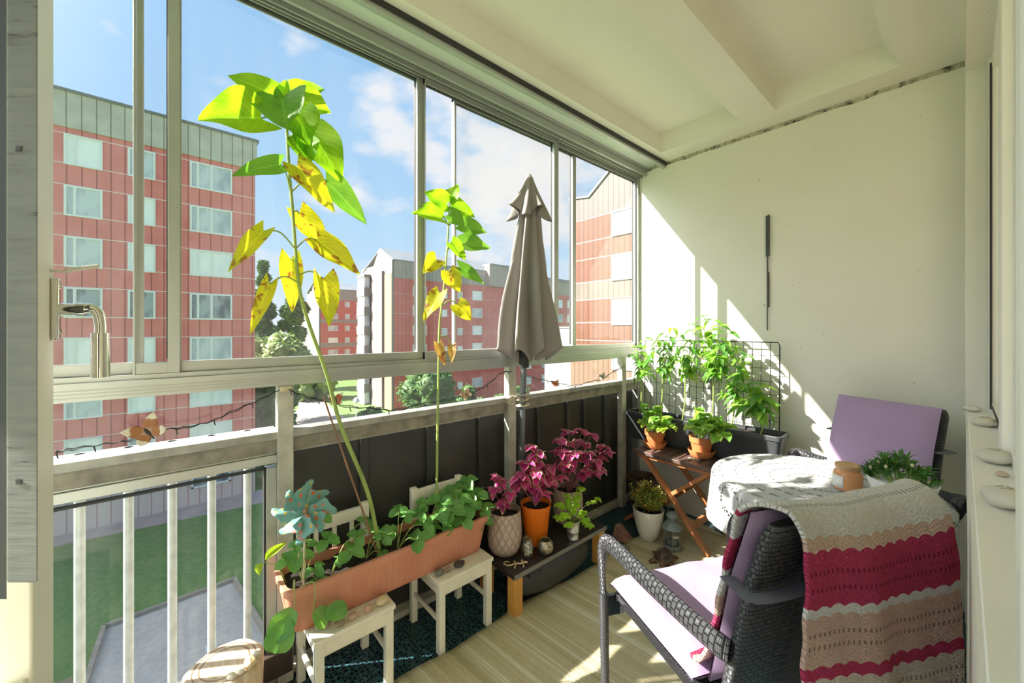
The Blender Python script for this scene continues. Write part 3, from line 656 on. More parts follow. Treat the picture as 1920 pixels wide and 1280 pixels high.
# ================================================================ little white chairs
M_wpaint = simple('chipped_white_paint', (.74, .71, .60), .55, 0, .12, 7, .2, 40)
def kidchair(label, x0, y0, w_=.265, d=.262):
    """seat front towards +X, back rest against the railing"""
    t_ = thing('childs_chair', label, 'chair', (x0 + d / 2, y0 + w_ / 2, 0), 'two white wooden children chairs under the trough')
    x1, y1 = x0 + d, y0 + w_; M = M_wpaint; s = .028
    g = G()
    for i in range(4):
        a = x0 + .026 + (d - .020) * i / 4; g.box((a, y0 - .006, .281), (a + (d - .020) / 4 - .0015, y1 + .006, .297))
    g.build('seat', M, t_, bevel=.002)
    for y in (y0, y1 - s):
        G().box((x1 - s, y, 0), (x1, y + s, .281)).build('leg', M, t_, bevel=.002)
        G().box((x0, y, 0), (x0 + s, y + s, .595)).build('leg', M, t_, bevel=.003)
        G().box((x0 + s, y + .005, .232), (x1 - s, y + s - .006, .281)).build('apron', M, t_, bevel=.001)
        G().cyl((x0 + s, y + s / 2, .125), (x1 - s, y + s / 2, .125), .0095, n=12).build('stretcher', M, t_)
    G().box((x1 - s + .005, y0 + s, .232), (x1 - .004, y1 - s, .281)).build('apron', M, t_, bevel=.001)
    G().box((x0 + .006, y0 + s, .535), (x0 + .022, y1 - s, .583)).build('back_rail', M, t_, bevel=.002)
    G().box((x0 + .006, y0 + s, .34), (x0 + .022, y1 - s, .365)).build('back_rail', M, t_, bevel=.002)
    for k in (1, 2, 3):
        y = y0 + w_ * k / 4; G().box((x0 + .010, y - .008, .365), (x0 + .018, y + .008, .535)).build('back_slat', M, t_, bevel=.001)
    return t_
kidchair('white wooden childs chair holding up the near left end of the trough', .022, .352)
kidchair('white wooden childs chair holding up the far right end of the trough', .022, .808)

# ================================================================ terracotta trough
def rrect(x0, x1, y0, y1, r, n=6, flute=0, fp=.024):
    pts = []
    per = [((x1 - r, y1 - r), 0), ((x0 + r, y1 - r), 90), ((x0 + r, y0 + r), 180), ((x1 - r, y0 + r), 270)]
    for k, ((cx, cy), a0) in enumerate(per):
        for i in range(n + 1):
            a = math.radians(a0 + 90 * i / n); pts.append((cx + r * math.cos(a), cy + r * math.sin(a), math.cos(a), math.sin(a)))
        nx, na = per[(k + 1) % 4]; e = math.radians(a0 + 90); c0 = Vector((cx + r * math.cos(e), cy + r * math.sin(e))); c1 = Vector((nx[0] + r * math.cos(e), nx[1] + r * math.sin(e)))
        m = max(2, int((c1 - c0).length / fp * 4))
        for i in range(1, m):
            p = c0.lerp(c1, i / m); f = flute * (1 if (i // 2) % 2 else 0); pts.append((p.x + math.cos(e) * f, p.y + math.sin(e) * f, math.cos(e), math.sin(e)))
    return pts
def trough(name_, t_, m, x0, x1, y0, y1, z0, z1, tap, r=.03, flute=.0015, rim=.012):
    g = G(); rings = []
    for (k, ins, fl) in ((0, tap + .004, 0), (.03, tap, 0), (.12, tap * .9, flute), (.74, tap * .3, flute), (.80, tap * .2, 0), (.86, tap * .1, 0), (.865, -.003, 0), (.98, -.004, 0), (1, -.001, 0), (1, rim, 0), (.55, rim + tap * .4, 0)):
        ring = rrect(x0 + tap, x1 - tap, y0 + tap, y1 - tap, r)  # fixed topology
        fx = (x1 - x0) / 2 - ins; fy = (y1 - y0) / 2 - ins; hx = (x1 - x0) / 2 - tap; hy = (y1 - y0) / 2 - tap; cx = (x0 + x1) / 2; cy = (y0 + y1) / 2
        base = rrect(x0 + tap, x1 - tap, y0 + tap, y1 - tap, r, flute=fl)
        rings.append([(cx + (p[0] - cx) * fx / hx, cy + (p[1] - cy) * fy / hy, z0 + (z1 - z0) * k) for p in base])
    n = len(rings[0]); vs = [p for rg in rings for p in rg]; fs = [(i * n + j, i * n + (j + 1) % n, (i + 1) * n + (j + 1) % n, (i + 1) * n + j) for i in range(len(rings) - 1) for j in range(n)]
    fs.append(tuple(range(n))[::-1]); g.add(vs, fs); return g.build(name_, m, t_, smooth=30)
def soilmat():
    t = T('potting_soil'); c = t.coord(); col = t.ramp(t.noise(c, 130, 6, .8), [(.35, (.008, .006, .004)), (.55, (.045, .030, .02)), (.72, (.11, .08, .055))])
    return t.done(t.bsdf(col, .95, 0, t.noise(c, 90, 6, .8), 1.0, .01))
M_soil = soilmat()
def soilrect(t_, x0, x1, y0, y1, z, amp=.012):
    g = G()
    g.grid(lambda u, v: (lerp(x0, x1, u), lerp(y0, y1, v), z + amp * noise.noise(Vector((u * 5 * (x1 - x0) / .15, v * 5 * (y1 - y0) / .15, 1))) + amp * .4 * noise.noise(Vector((u * 90 * (x1 - x0), v * 90 * (y1 - y0), 5)))), 24, 70)
    return g.build('soil', M_soil, t_, smooth=180)
def soildisc(t_, c, r, amp=.006):
    g = G()
    g.grid(lambda u, v: (c[0] + r * v * math.cos(u * 2 * PI), c[1] + r * v * math.sin(u * 2 * PI), c[2] + amp * noise.noise(Vector((math.cos(u * 6.28) * v * 4, math.sin(u * 6.28) * v * 4, c[0] * 9))) * 1.5), 24, 7, cu=True)
    return g.build('soil', M_soil, t_, smooth=180)
def terra():
    t = T('terracotta_plastic'); c = t.coord(); col = t.ramp(t.noise(t.mapping(c, (1, 1, .5)), 9, 5, .6), [(.3, (.50, .19, .115)), (.7, (.60, .26, .165))])
    sc_ = t.ramp(t.noise(t.mapping(c, (1, 1, .25)), 60, 4, .7), [(.68, 0.), (.76, .5)]); return t.done(t.bsdf(t.mix(sc_, col, (.62, .42, .33)), .5, 0, t.noise(c, 120, 3), .1, .001))
M_tp = terra()
tt = thing('window_box', 'long terracotta-coloured plastic trough resting across two little white chairs', 'planter', (.145, .69, .297))
trough('box', tt, M_tp, .048, .238, .276, 1.102, .297, .458, .028); soilrect(tt, .062, .224, .292, 1.088, .432)

# ================================================================ leaves and sunflowers
M_sf = leafmat('sunflower_leaf', (.14, .30, .015), (.26, .42, .02), None, .58, .5, tcol=(1.7, 1.75, .6))
M_sfd = leafmat('sunflower_leaf_dark', (.10, .24, .03), (.18, .34, .05), None, .5, .5, tcol=(1.6, 1.7, .8))
M_sfy = leafmat('sunflower_leaf_yellowing', (.44, .46, .02), (.62, .55, .03), (.30, .13, .03), .55, .5, tcol=(1.35, 1.3, .6))
M_sfb = leafmat('sunflower_leaf_dry', (.36, .20, .06), (.55, .40, .15), (.2, .08, .03), .4, .7)
M_stem = simple('green_stem', (.30, .40, .10), .5, 0, .25, 8, .2, 60)
M_cane = simple('brown_cane', (.26, .13, .07), .6, 0, .25, 14, .2, 60)
def sunflower(label, path, rads, leaves, X0, soil, dbl=None):
    pts = [PX(x, y, X0 + dx) for x, y, dx in path]; pts[0].z = soil
    t_ = thing('sunflower', label, 'plant', (pts[0].x, pts[0].y, soil), 'two sunflowers without blooms growing from the trough')
    P = bez(pts, 8); k = len(P); rr_ = [lerp(rads[0], rads[1], (i / (k - 1)) ** .8) for i in range(k)]
    G().tube(P, rr_, 10).build('stem', M_stem, t_)
    for (sx, sy, bx, by, tx, ty, wpx, kind, dx, dxt) in leaves:
        b = PX(bx, by, X0 + dx); e_ = PX(tx, ty, X0 + dxt); dpt = (CX - b.x) * SN + (b.y - CY) * CS; W = wpx / F * dpt; d = e_ - b
        toc = (Vector((CX, CY, CZ)) - b).normalized()
        m = {'g': M_sf, 'd': M_sfd, 'y': M_sfy, 'b': M_sfb}[kind]
        up = (toc + Vector((R.uniform(-.35, .35), R.uniform(-.3, .3), .5))).normalized()
        g = G(); Ln = d.length * 1.06; g.leaf(b, d + up * .10 * Ln, up, Ln * 1.06, W * 1.3, .12, R.uniform(.12, .3), 'heart', 8, 10, wave=.045 if kind in 'gd' else .08)
        lf = g.build('leaf', m, t_, smooth=180)
        if sx:
            s_ = PX(sx, sy, X0); s_ = min(P, key=lambda q: (q - s_).length)
            mid = (s_ + b) / 2 + Vector((0, 0, .25 * (s_ - b).length)); G().tube(bez([s_, mid, b], 5), [.0028] * 11, 6).build('petiole', M_stem, t_)
    return t_
S1 = [(540, 232, 489, 222, 383, 222, 74, 'g', .03, .05), (0, 0, 517, 180, 436, 144, 40, 'g', -.02, -.04), (0, 0, 527, 186, 537, 152, 21, 'g', 0, 0), (0, 0, 524, 190, 519, 165, 15, 'd', .01, .01), (0, 0, 552, 186, 615, 208, 56, 'g', -.03, -.02), (0, 0, 553, 176, 605, 168, 30, 'd', -.05, -.05),
      (0, 0, 529, 184, 537, 234, 84, 'd', .02, .10), (0, 0, 503, 190, 478, 200, 26, 'g', -.03, -.05), (0, 0, 562, 210, 578, 266, 54, 'g', .01, .03), (545, 268, 586, 250, 636, 332, 62, 'g', -.01, .04), (0, 0, 570, 268, 578, 306, 44, 'g', .0, .03), (0, 0, 557, 312, 621, 390, 40, 'y', .03, .05), (549, 355, 611, 338, 681, 414, 40, 'd', .0, .02), (549, 372, 526, 308, 444, 326, 30, 'd', .0, .03), (551, 400, 561, 400, 609, 470, 38, 'y', -.03, -.02),
      (551, 463, 596, 450, 668, 508, 38, 'y', .02, .04), (551, 463, 494, 433, 434, 502, 26, 'y', .02, .02), (556, 495, 545, 485, 548, 576, 32, 'y', -.02, -.01), (562, 515, 606, 522, 616, 604, 38, 'y', .03, .05), (560, 535, 505, 532, 472, 618, 22, 'y', .02, .03)]
sunflower('tall leaning sunflower plant, leaves spread across the big left pane', [(712, 985, .03), (690, 925, .02), (640, 800, .0), (612, 700, 0), (577, 600, 0), (560, 530, 0), (549, 400, 0), (541, 300, 0), (536, 200, 0)], (.0085, .0045), S1, .12, .43)
S2 = [(0, 0, 838, 381, 800, 361, 32, 'g', 0, 0), (0, 0, 842, 378, 858, 349, 27, 'g', 0, 0), (838, 420, 827, 409, 778, 399, 32, 'g', .03, .04), (0, 0, 828, 396, 796, 384, 28, 'g', -.02, -.03), (0, 0, 846, 386, 887, 406, 28, 'g', 0, .02), (0, 0, 844, 401, 869, 421, 24, 'd', .03, .04), (840, 425, 862, 420, 909, 434, 30, 'd', 0, .02), (839, 470, 867, 458, 915, 464, 30, 'd', 0, .02), (840, 470, 846, 455, 871, 485, 22, 'g', .03, .03), (833, 505, 818, 487, 796, 510, 30, 'y', .0, .02),
      (833, 525, 861, 501, 904, 528, 22, 'd', 0, .02), (832, 525, 842, 508, 861, 544, 28, 'y', .03, .03), (826, 575, 824, 549, 797, 597, 26, 'y', .01, .02), (828, 575, 858, 570, 881, 598, 27, 'y', .0, .02), (822, 640, 822, 644, 833, 682, 15, 'b', .01, .02), (824, 630, 849, 648, 847, 678, 13, 'b', 0, .01)]
sunflower('shorter upright sunflower plant standing in front of the middle panes', [(818, 925, .0), (820, 820, 0), (822, 700, 0), (824, 610, 0), (832, 540, 0), (838, 470, 0), (842, 400, 0), (843, 372, 0)], (.0062, .0035), S2, .10, .43)
a = PX(712, 985, .155); b = PX(607, 745, .14); a.z = .40
tag(G().tube([a, b], [.004, .003], 8).build('support_cane', M_cane, loc=(a.x, a.y, a.z)), 'thin brown cane tied alongside the tall sunflower stem', 'plant stake')

# ================================================================ strawberries in the trough
M_straw = leafmat('strawberry_leaf', (.10, .28, .06), (.20, .42, .11), None, .34, .42)
M_strawp = leafmat('strawberry_leaf_young', (.26, .40, .02), (.40, .50, .04), None, .5, .45)
def trif(g, p, up, size, heading, three=3):
    """three rounded serrated leaflets meeting at p"""
    up = Vector(up).normalized()
    for k in range(three):
        a = heading + (k - 1) * 1.75 * (1 if three == 3 else .7); d = Vector((math.cos(a), math.sin(a), R.uniform(-.15, .2))); d = (d - up * d.dot(up) * .7)
        g.leaf(Vector(p) + d.normalized() * .003, d, up, size * R.uniform(.88, 1.1), size * .80, R.uniform(.1, .4), .22, 'round', 4, 6, .03)
def strawberry(label, base, leaves, m=None, X=.15):
    b = Vector(base); t_ = thing('strawberry_plant', label, 'plant', base, 'strawberry plants in the trough'); g = G(); s = G()
    for (px, py, sz, X_) in leaves:
        p = PX(px, py, X_); dpt = (CX - p.x) * SN + p.y * CS; size = sz / F * dpt
        toc = (Vector((CX, CY, CZ)) - p).normalized(); out = (p - b); out.z = 0
        up = (toc * .55 + Vector((0, 0, .8)) + Vector((R.uniform(-.3, .3), R.uniform(-.3, .3), 0))).normalized()
        hd = math.atan2(out.y, out.x) + R.uniform(-.6, .6) if out.length > .01 else R.uniform(0, 6)
        trif(g, p, up, size, hd); mid = (b + p) / 2 + Vector((0, 0, .3 * (p - b).length)); s.tube(bez([b, mid, p], 4), [.0016] * 9, 5)
    g.build('foliage', m or M_straw, t_, smooth=180); s.build('stems', M_stem, t_)
strawberry('strawberry plant at the near left corner of the trough beside the pinwheel', (.16, .345, .43), [(596, 968, 30, .17), (560, 1044, 27, .19), (540, 1052, 24, .19), (590, 1066, 22, .20), (612, 1012, 26, .17), (575, 1020, 18, .15), (556, 1020, 16, .16), (596, 1085, 20, .2)])
strawberry('strawberry plant with one broad round leaf left of the tall stem', (.18, .43, .43), [(655, 1034, 30, .19), (668, 1006, 22, .16), (636, 1046, 18, .17)])
strawberry('small strawberry plant tucked behind the tall stem base', (.09, .50, .43), [(684, 978, 18, .08), (700, 990, 12, .1)])
strawberry('low strawberry plant with pale blotched leaves right of the tall stem', (.16, .56, .43), [(718, 1010, 22, .17), (704, 1000, 17, .15), (716, 1036, 15, .18), (730, 996, 20, .15)])
strawberry('strawberry plant with two big drooping leaves over the trough front', (.18, .68, .43), [(784, 1012, 32, .225), (796, 984, 26, .2), (762, 968, 20, .17), (748, 958, 20, .14)])
strawberry('dense strawberry plant around the foot of the shorter sunflower', (.14, .84, .43), [(800, 946, 24, .12), (826, 936, 26, .13), (846, 958, 30, .19), (818, 968, 26, .19), (838, 984, 26, .2), (862, 936, 26, .16), (786, 962, 22, .15), (810, 990, 20, .2), (850, 925, 22, .12), (832, 952, 26, .17)])
strawberry('dense strawberry plant at the far right end of the trough', (.14, .98, .43), [(874, 904, 26, .10), (895, 925, 24, .14), (905, 955, 26, .19), (880, 950, 28, .19), (868, 975, 28, .22), (905, 975, 22, .2), (852, 914, 22, .08), (890, 938, 24, .15), (862, 952, 24, .18), (876, 928, 26, .12)])
# runner with plantlet hanging over the near corner
b = Vector((.20, .305, .435)); t_ = thing('strawberry_plantlet', 'trailing strawberry runner hanging over the near corner of the trough', 'plant', tuple(b)); g = G(); s = G()
for (px, py, sz, X_, hd) in ((552, 1142, 40, .26, -2.2), (588, 1146, 32, .27, -.6), (538, 1160, 44, .27, -1.9), (610, 1152, 30, .28, .3)):
    p = PX(px, py, X_); dpt = (CX - p.x) * SN + p.y * CS; up = ((Vector((CX, CY, CZ)) - p).normalized() + Vector((0, 0, .25))).normalized()
    d = PX(px + 40 * math.cos(hd), py - 40 * math.sin(hd), X_) - p; g.leaf(p, d, up, sz / F * dpt * 1.5, sz / F * dpt * 1.15, .15, .2, 'round', 6, 9, .03)
for (px, py, X_) in ((552, 1142, .26), (588, 1146, .27)): s.tube(bez([b, PX(px, py - 55, .25), PX(px, py, X_)], 5), [.0018] * 11, 5)
g.build('foliage', M_straw, t_, smooth=180); s.build('stems', M_stem, t_)
t_ = thing('strawberry_runner', 'bright yellow-green runner leaf poking out left of the trough', 'plant', (.13, .29, .44)); g = G(); s = G()
p = PX(497, 1050, .12); g.leaf(p, PX(520, 1030, .12) - p, (.6, -.5, .6), .075, .03, .1, .5, 'ovate', 4, 6); p2 = PX(494, 1055, .12); g.leaf(p2, PX(476, 1085, .1) - p2, (.6, -.5, .5), .06, .03, .3, .4, 'ovate', 4, 6)
s.tube(bez([(.13, .30, .436), PX(520, 1062, .13), PX(495, 1053, .12)], 5), [.0016] * 11, 5); g.build('foliage', M_strawp, t_, smooth=180); s.build('stems', M_stem, t_)

# ================================================================ pinwheel
def dotmat():
    t = T('teal_dotted_film'); c = t.coord(); v = t.n('ShaderNodeTexVoronoi'); t.l(c, v.inputs['Vector']); v.inputs['Scale'].default_value = 46; v.inputs['Randomness'].default_value = .45
    cc = t.ramp(t.sep(v.outputs['Color'])[0], [(.0, (.75, .22, .08)), (.35, (.72, .55, .12)), (.6, (.75, .30, .25)), (.85, (.60, .62, .35))], 'CONSTANT')
    col = t.mix(t.ramp(v.outputs['Distance'], [(.30, 1.), (.34, 0.)]), (.25, .50, .46), cc)
    p = t.bsdf(col, .35); tr = t.n('ShaderNodeBsdfTranslucent'); t.l(col, tr.inputs[0]); m = t.n('ShaderNodeMixShader'); m.inputs[0].default_value = .35; t.l(p, m.inputs[1]); t.l(tr.outputs[0], m.inputs[2]); return t.done(m.outputs[0])
M_dot = dotmat()
pc = PX(572, 958, .225); bs = Vector((.20, .335, .43))
pw_ = thing('pinwheel', 'teal pinwheel with orange and yellow dots stuck in the trough', 'pinwheel', tuple(bs))
toc = (Vector((CX, CY, CZ)) - pc).normalized(); ax1 = toc.cross(Vector((0, 0, 1))).normalized(); ax2 = ax1.cross(toc)
for ring, (n_, off, r0, bk) in enumerate(((4, 1.35, .098, 0), (4, .60, .088, -.014))):
    for k in range(n_):
        a = off + k * 2 * PI / n_; d = ax1 * math.cos(a) * -1 + ax2 * math.sin(a); sd = toc.cross(d); g = G(); c0 = pc + toc * bk
        def fn(u, v):
            wd = .024 * (math.sin(PI * (v * .9 + .05)) ** .9) * (1 + .32 * math.sin(v * 13 + 1)); x = (u - .5) * 2 * wd + .012 * math.sin(v * 3.1)
            return c0 + d * (v * r0) + sd * x + toc * (.030 * math.sin(PI * v) * (u - .1) * 1.4)
        g.grid(fn, 6, 10); g.build('blade', M_dot, pw_, smooth=180, solid=.0008)
G().blob(pc + toc * .014, .009, 12, 0).cyl(pc - toc * .02, pc + toc * .014, .003, n=8).build('hub', simple('brown_bead', (.30, .18, .10), .4), pw_)
G().cyl(bs - Vector((0, 0, .05)), pc - toc * .022, .0035, n=8).build('stick', simple('pale_stick', (.6, .5, .36), .6), pw_)

# ================================================================ pebbles
def stone(name, label, c, r, col, seed, group=None, rot=0, amp=.16, cat='stone', var=.25, rough=.6):
    m = simple(name + '_%d' % seed, col, rough, 0, var, 18, .3, 70); M = Matrix.Rotation(rot, 3, 'Z')
    o = G().blob((c[0], c[1], c[2] + r[2] * .96), r, 22, amp, 1.4, seed, M).build(name, m, smooth=180, loc=(c[0], c[1], c[2])); return tag(o, label, cat, group)
zs = .298
for i, (px, py, w_, h_, col, lab) in enumerate(((605, 1174, .024, .012, (.30, .29, .25), 'grey-green pebble half under the trailing leaf, nearest on the left chair seat'), (637, 1170, .019, .010, (.33, .25, .17), 'speckled brown pebble, second along the left chair seat'), (662, 1157, .017, .010, (.50, .34, .26), 'pale pink pebble in the middle of the left chair seat'), (690, 1145, .014, .013, (.52, .33, .22), 'small pointed orange-pink shell pebble before the largest one'), (716, 1130, .024, .014, (.62, .50, .30), 'large yellowish pebble at the right edge of the left chair seat'))):
    p = PZ(px, py + 2, zs); stone('pebble', lab, (p.x, p.y, zs), (w_ * .8, w_, h_), col, 20 + i, 'pebbles on the left chair')
for i, (px, py, w_, h_, col, lab) in enumerate(((824, 1076, .021, .013, (.16, .16, .13), 'dark mottled pebble nearest the corner of the right chair seat'), (840, 1069, .014, .010, (.27, .19, .15), 'small brown pebble between two dark ones on the right chair seat'), (861, 1059, .026, .011, (.06, .05, .045), 'flat dark oval pebble farthest along the right chair seat'))):
    p = PZ(px, py + 2, zs); stone('pebble', lab, (p.x, p.y, zs), (w_ * .72, w_, h_), col, 30 + i, 'pebbles on the right chair')

# ================================================================ stump with shells, dark plank
def stumpmat():
    t = T('bleached_wood'); c = t.coord(); s = t.sep(c); r = t.math('SQRT', t.math('ADD', t.math('MULTIPLY', s[0], s[0]), t.math('MULTIPLY', s[1], s[1])))
    gr = t.math('ABSOLUTE', t.math('SUBTRACT', r, .062)); g1 = t.ramp(gr, [(.0008, 1.), (.0022, 0.)]); g2 = t.ramp(t.math('ABSOLUTE', t.math('SUBTRACT', r, .078)), [(.0008, 1.), (.0022, 0.)])
    gg = t.math('MULTIPLY', t.math('MAXIMUM', g1, g2), t.math('GREATER_THAN', s[2], .297))
    col = t.ramp(t.noise(t.mapping(c, (2, 14, 3)), 6, 6, .6), [(.3, (.44, .30, .19)), (.55, (.62, .50, .36)), (.75, (.72, .62, .48))])
    return t.done(t.bsdf(t.mix(gg, col, (.2, .12, .07)), .7, 0, t.math('SUBTRACT', t.noise(c, 40, 4), gg), .5, .003))
st = G().lathe([(.100, 0), (.104, .04), (.098, .15), (.101, .26), (.099, .292), (.090, .300), (0, .302)], (.195, .125, 0), 40, wob=lambda t, z: 1 + .03 * math.sin(3 * t) + .02 * math.sin(7 * t + z * 9))
tag(st.build('wood_stump', stumpmat(), loc=(.195, .125, 0)), 'pale bleached log stump by the glass bay, arc grooves on its top', 'log stump')
for i, (px, py, rx, ry, rz, col, lab) in enumerate(((470, 1250, .021, .016, .015, (.72, .55, .34), 'biggest cream shell on the stump top, near its right side'), (484, 1231, .011, .011, .011, (.66, .62, .54), 'small round white shell at the stump rim, highest of the row'), (492, 1238, .007, .007, .006, (.60, .45, .33), 'tiny brown snail shell beside the round white one'), (452, 1262, .012, .009, .008, (.78, .72, .62), 'long white shell below the biggest shell'), (434, 1272, .014, .009, .009, (.66, .62, .52), 'grey-white shell at the lowest end of the row'))):
    p = PZ(px, py, .301); dd = Vector((p.x - .195, p.y - .125)); 
    if dd.length > .085: dd = dd * (.085 / dd.length); p = Vector((.195 + dd.x, .125 + dd.y, .301))
    stone('seashell', lab, (p.x, p.y, .300), (rx, ry, rz), col, 40 + i, 'shells on the log stump', rot=i, amp=.3, cat='shell')
tag(G().box((.015, -.5, .058), (.045, .338, .143)).box((.015, -.48, 0), (.045, -.44, .058)).box((.015, .20, 0), (.045, .24, .058)).build('dark_plank', simple('dark_stained_wood', (.045, .03, .022), .5, 0, .3, 5, .2, 30), bevel=.003, loc=(.03, -.1, 0)), 'dark brown plank set along the foot of the glass bay', 'plank')

# ================================================================ low black bench
M_pine = simple('orange_pine', (.62, .30, .07), .45, 0, .2, 5, .2, 30); M_bt = simple('black_laminate', (.028, .022, .022), .45, 0, .3, 6, .1, 60); M_edge = simple('grey_edge', (.20, .19, .17), .6)
bn = thing('low_bench', 'low bench with black top and orange pine legs, crowded with pots', 'bench', (.205, 1.5, 0)); BT = .205
G().box((.068, 1.155, .184), (.340, 1.842, BT)).build('top', M_bt, bn, bevel=.001); G().box((.340, 1.155, .184), (.343, 1.842, .2045)).build('edge_band', M_edge, bn)
for x, y in ((.285, 1.162), (.285, 1.785), (.074, 1.162), (.074, 1.785)): G().box((x, y, 0), (x + .05, y + .05, .184)).build('leg', M_pine, bn, bevel=.002)
g_ = G()
def fn(u, v):
    a = u * 2 * PI; k = math.sin(PI * min(max(v, .001), .999)) ** .22; ca, sa = math.cos(a), math.sin(a); n_ = 3.6
    x = (abs(ca) ** (2 / n_)) * (1 if ca > 0 else -1) * .112 * k; z = (abs(sa) ** (2 / n_)) * (1 if sa > 0 else -1) * .082 * k
    return (.212 + x, 1.225 + v * .552, .086 + z)
g_.grid(fn, 36, 24, cu=True); cs_ = thing('storage_case', 'soft black rounded case lying under the low bench', 'case', (.195, 1.5, 0)); g_.build('body', simple('black_vinyl', (.05, .05, .052), .38, 0, .2, 5, .3, 40), cs_, smooth=180)
g_ = G()
for k in range(7): g_.blob((.306, 1.28 + k * .072, .135), .006, 10, 0)
g_.build('buttons', M_black, cs_)

# ================================================================ pots on the bench
def honeymat():
    t = T('taupe_honeycomb'); c = t.coord('UV'); s = t.sep(c)
    a = t.math('ADD', t.math('MULTIPLY', s[0], 15.0), t.math('MULTIPLY', s[1], 7.0)); b = t.math('SUBTRACT', t.math('MULTIPLY', s[0], 15.0), t.math('MULTIPLY', s[1], 7.0))
    fa = t.math('ABSOLUTE', t.math('SUBTRACT', t.math('FRACT', a), .5)); fb = t.math('ABSOLUTE', t.math('SUBTRACT', t.math('FRACT', b), .5))
    m = t.ramp(t.math('MAXIMUM', fa, fb), [(.30, 1.), (.44, 0.)]); band = t.math('MULTIPLY', t.math('GREATER_THAN', s[1], .22), t.math('LESS_THAN', s[1], .68)); m = t.math('MULTIPLY', m, band)
    return t.done(t.bsdf(t.mix(m, (.38, .275, .225), (.54, .42, .36)), .5, 0, m, .4, .003))
M_honey = honeymat()
def lpot(name, label, c, prof, m, soilz, soilr, group=None, cat='pot', n=40):
    t_ = thing(name, label, cat, c, group); G().lathe(prof, c, n).build('pot', m, t_, smooth=40)
    if soilz: soildisc(t_, (c[0], c[1], c[2] + soilz), soilr)
    return t_
def hp(h, r): return [(r * .62, 0), (r * .80, h * .03), (r * .95, h * .14), (r * 1.03, h * .34), (r * 1.02, h * .6), (r * .985, h * .85), (r * .97, h), (r * .90, h), (r * .90, h * .85), (r * .88, h * .6)]
P1 = (.158, 1.252, BT); P2 = (.196, 1.432, BT); P3 = (.170, 1.715, BT); P4 = (.303, 1.60, BT)
lpot('plant_pot', 'taupe honeycomb-relief pot with a small coleus at the left end of the bench', P1, hp(.208, .083), M_honey, .178, .074, 'taupe honeycomb pots')
lpot('plant_pot', 'taupe honeycomb-relief pot with the biggest coleus behind the basil', P3, hp(.198, .083), M_honey, .170, .074, 'taupe honeycomb pots')
M_orp = simple('orange_plastic', (.85, .19, .015), .35, 0, .03, 4, .03, 60)
lpot('plant_pot', 'bright orange plastic pot in the middle of the bench', P2, [(.054, 0), (.056, .003), (.074, .17), (.0755, .172), (.079, .196), (.080, .200), (.075, .200), (.072, .165)], M_orp, .178, .073)
M_tin = simple('galvanised_tin', (.62, .62, .62), .32, .85, .15, 14, .15, 50)
tb = thing('tin_bucket', 'small shiny tin bucket holding bright green basil', 'bucket', P4); G().lathe([(.029, 0), (.0305, .002), (.0305, .006), (.029, .009), (.033, .04), (.0345, .042), (.0345, .046), (.0335, .048), (.037, .092), (.0385, .095), (.0375, .098), (.0355, .096), (.034, .07)], P4, 32).build('bucket', M_tin, tb); soildisc(tb, (P4[0], P4[1], BT + .082), .034)
# glass jar with shells, silvered globe, gecko
jc = (.268, 1.305, BT); jt = thing('glass_jar', 'open glass jar filled with seashells in front of the orange pot', 'jar', jc)
M_clear = glassmat('jar_glass', (.93, .96, .95), .6, .03)
G().lathe([(.028, 0), (.0305, .004), (.031, .055), (.026, .068), (.0215, .074), (.0215, .078), (.024, .080), (.024, .090), (.0215, .091), (.0205, .076), (.0245, .066), (.0285, .054), (.0285, .006), (.02, .003)], jc, 32).build('jar', M_clear, jt)
for i in range(16):
    a = i * 2.4; r_ = .014 if i % 4 else .004; z = .010 + .0032 * i
    sh = G().blob((jc[0] + r_ * math.cos(a), jc[1] + r_ * math.sin(a), BT + z), (.0095, .008, .0055), 12, .35, 2, i, Euler((i, i * 2, i)).to_matrix()).build('seashell', [simple('shell_cream', (.66, .50, .36), .5), simple('shell_tan', (.48, .28, .16), .5), simple('shell_white', (.75, .68, .58), .5)][i % 3], smooth=180, loc=(jc[0] + r_ * math.cos(a), jc[1] + r_ * math.sin(a), BT + z))
    tag(sh, 'small mixed seashell packed inside the open glass jar', 'shell', 'shells inside the glass jar')
def mercmat():
    t = T('mercury_glass'); c = t.coord(); v = t.n('ShaderNodeTexVoronoi'); v.feature = 'DISTANCE_TO_EDGE'; t.l(c, v.inputs['Vector']); v.inputs['Scale'].default_value = 170
    col = t.ramp(v.outputs['Distance'], [(.04, (.20, .17, .10)), (.2, (.62, .56, .42))]); return t.done(t.bsdf(col, .22, .8, v.outputs['Distance'], .6, .002))
gc = (.305, 1.392, BT); G_ = G().lathe([(.018, 0), (.028, .004), (.037, .018), (.040, .034), (.037, .050), (.029, .062), (.026, .066), (.024, .064), (.033, .050), (.036, .034), (.033, .018), (.0, .006)], gc, 36)
tag(G_.build('votive_globe', mercmat(), loc=gc), 'round mottled silver-gold glass candle globe on the bench front', 'candle holder')
M_gold = simple('pale_gold', (.66, .52, .32), .35, .6, .15, 20, .1, 90)
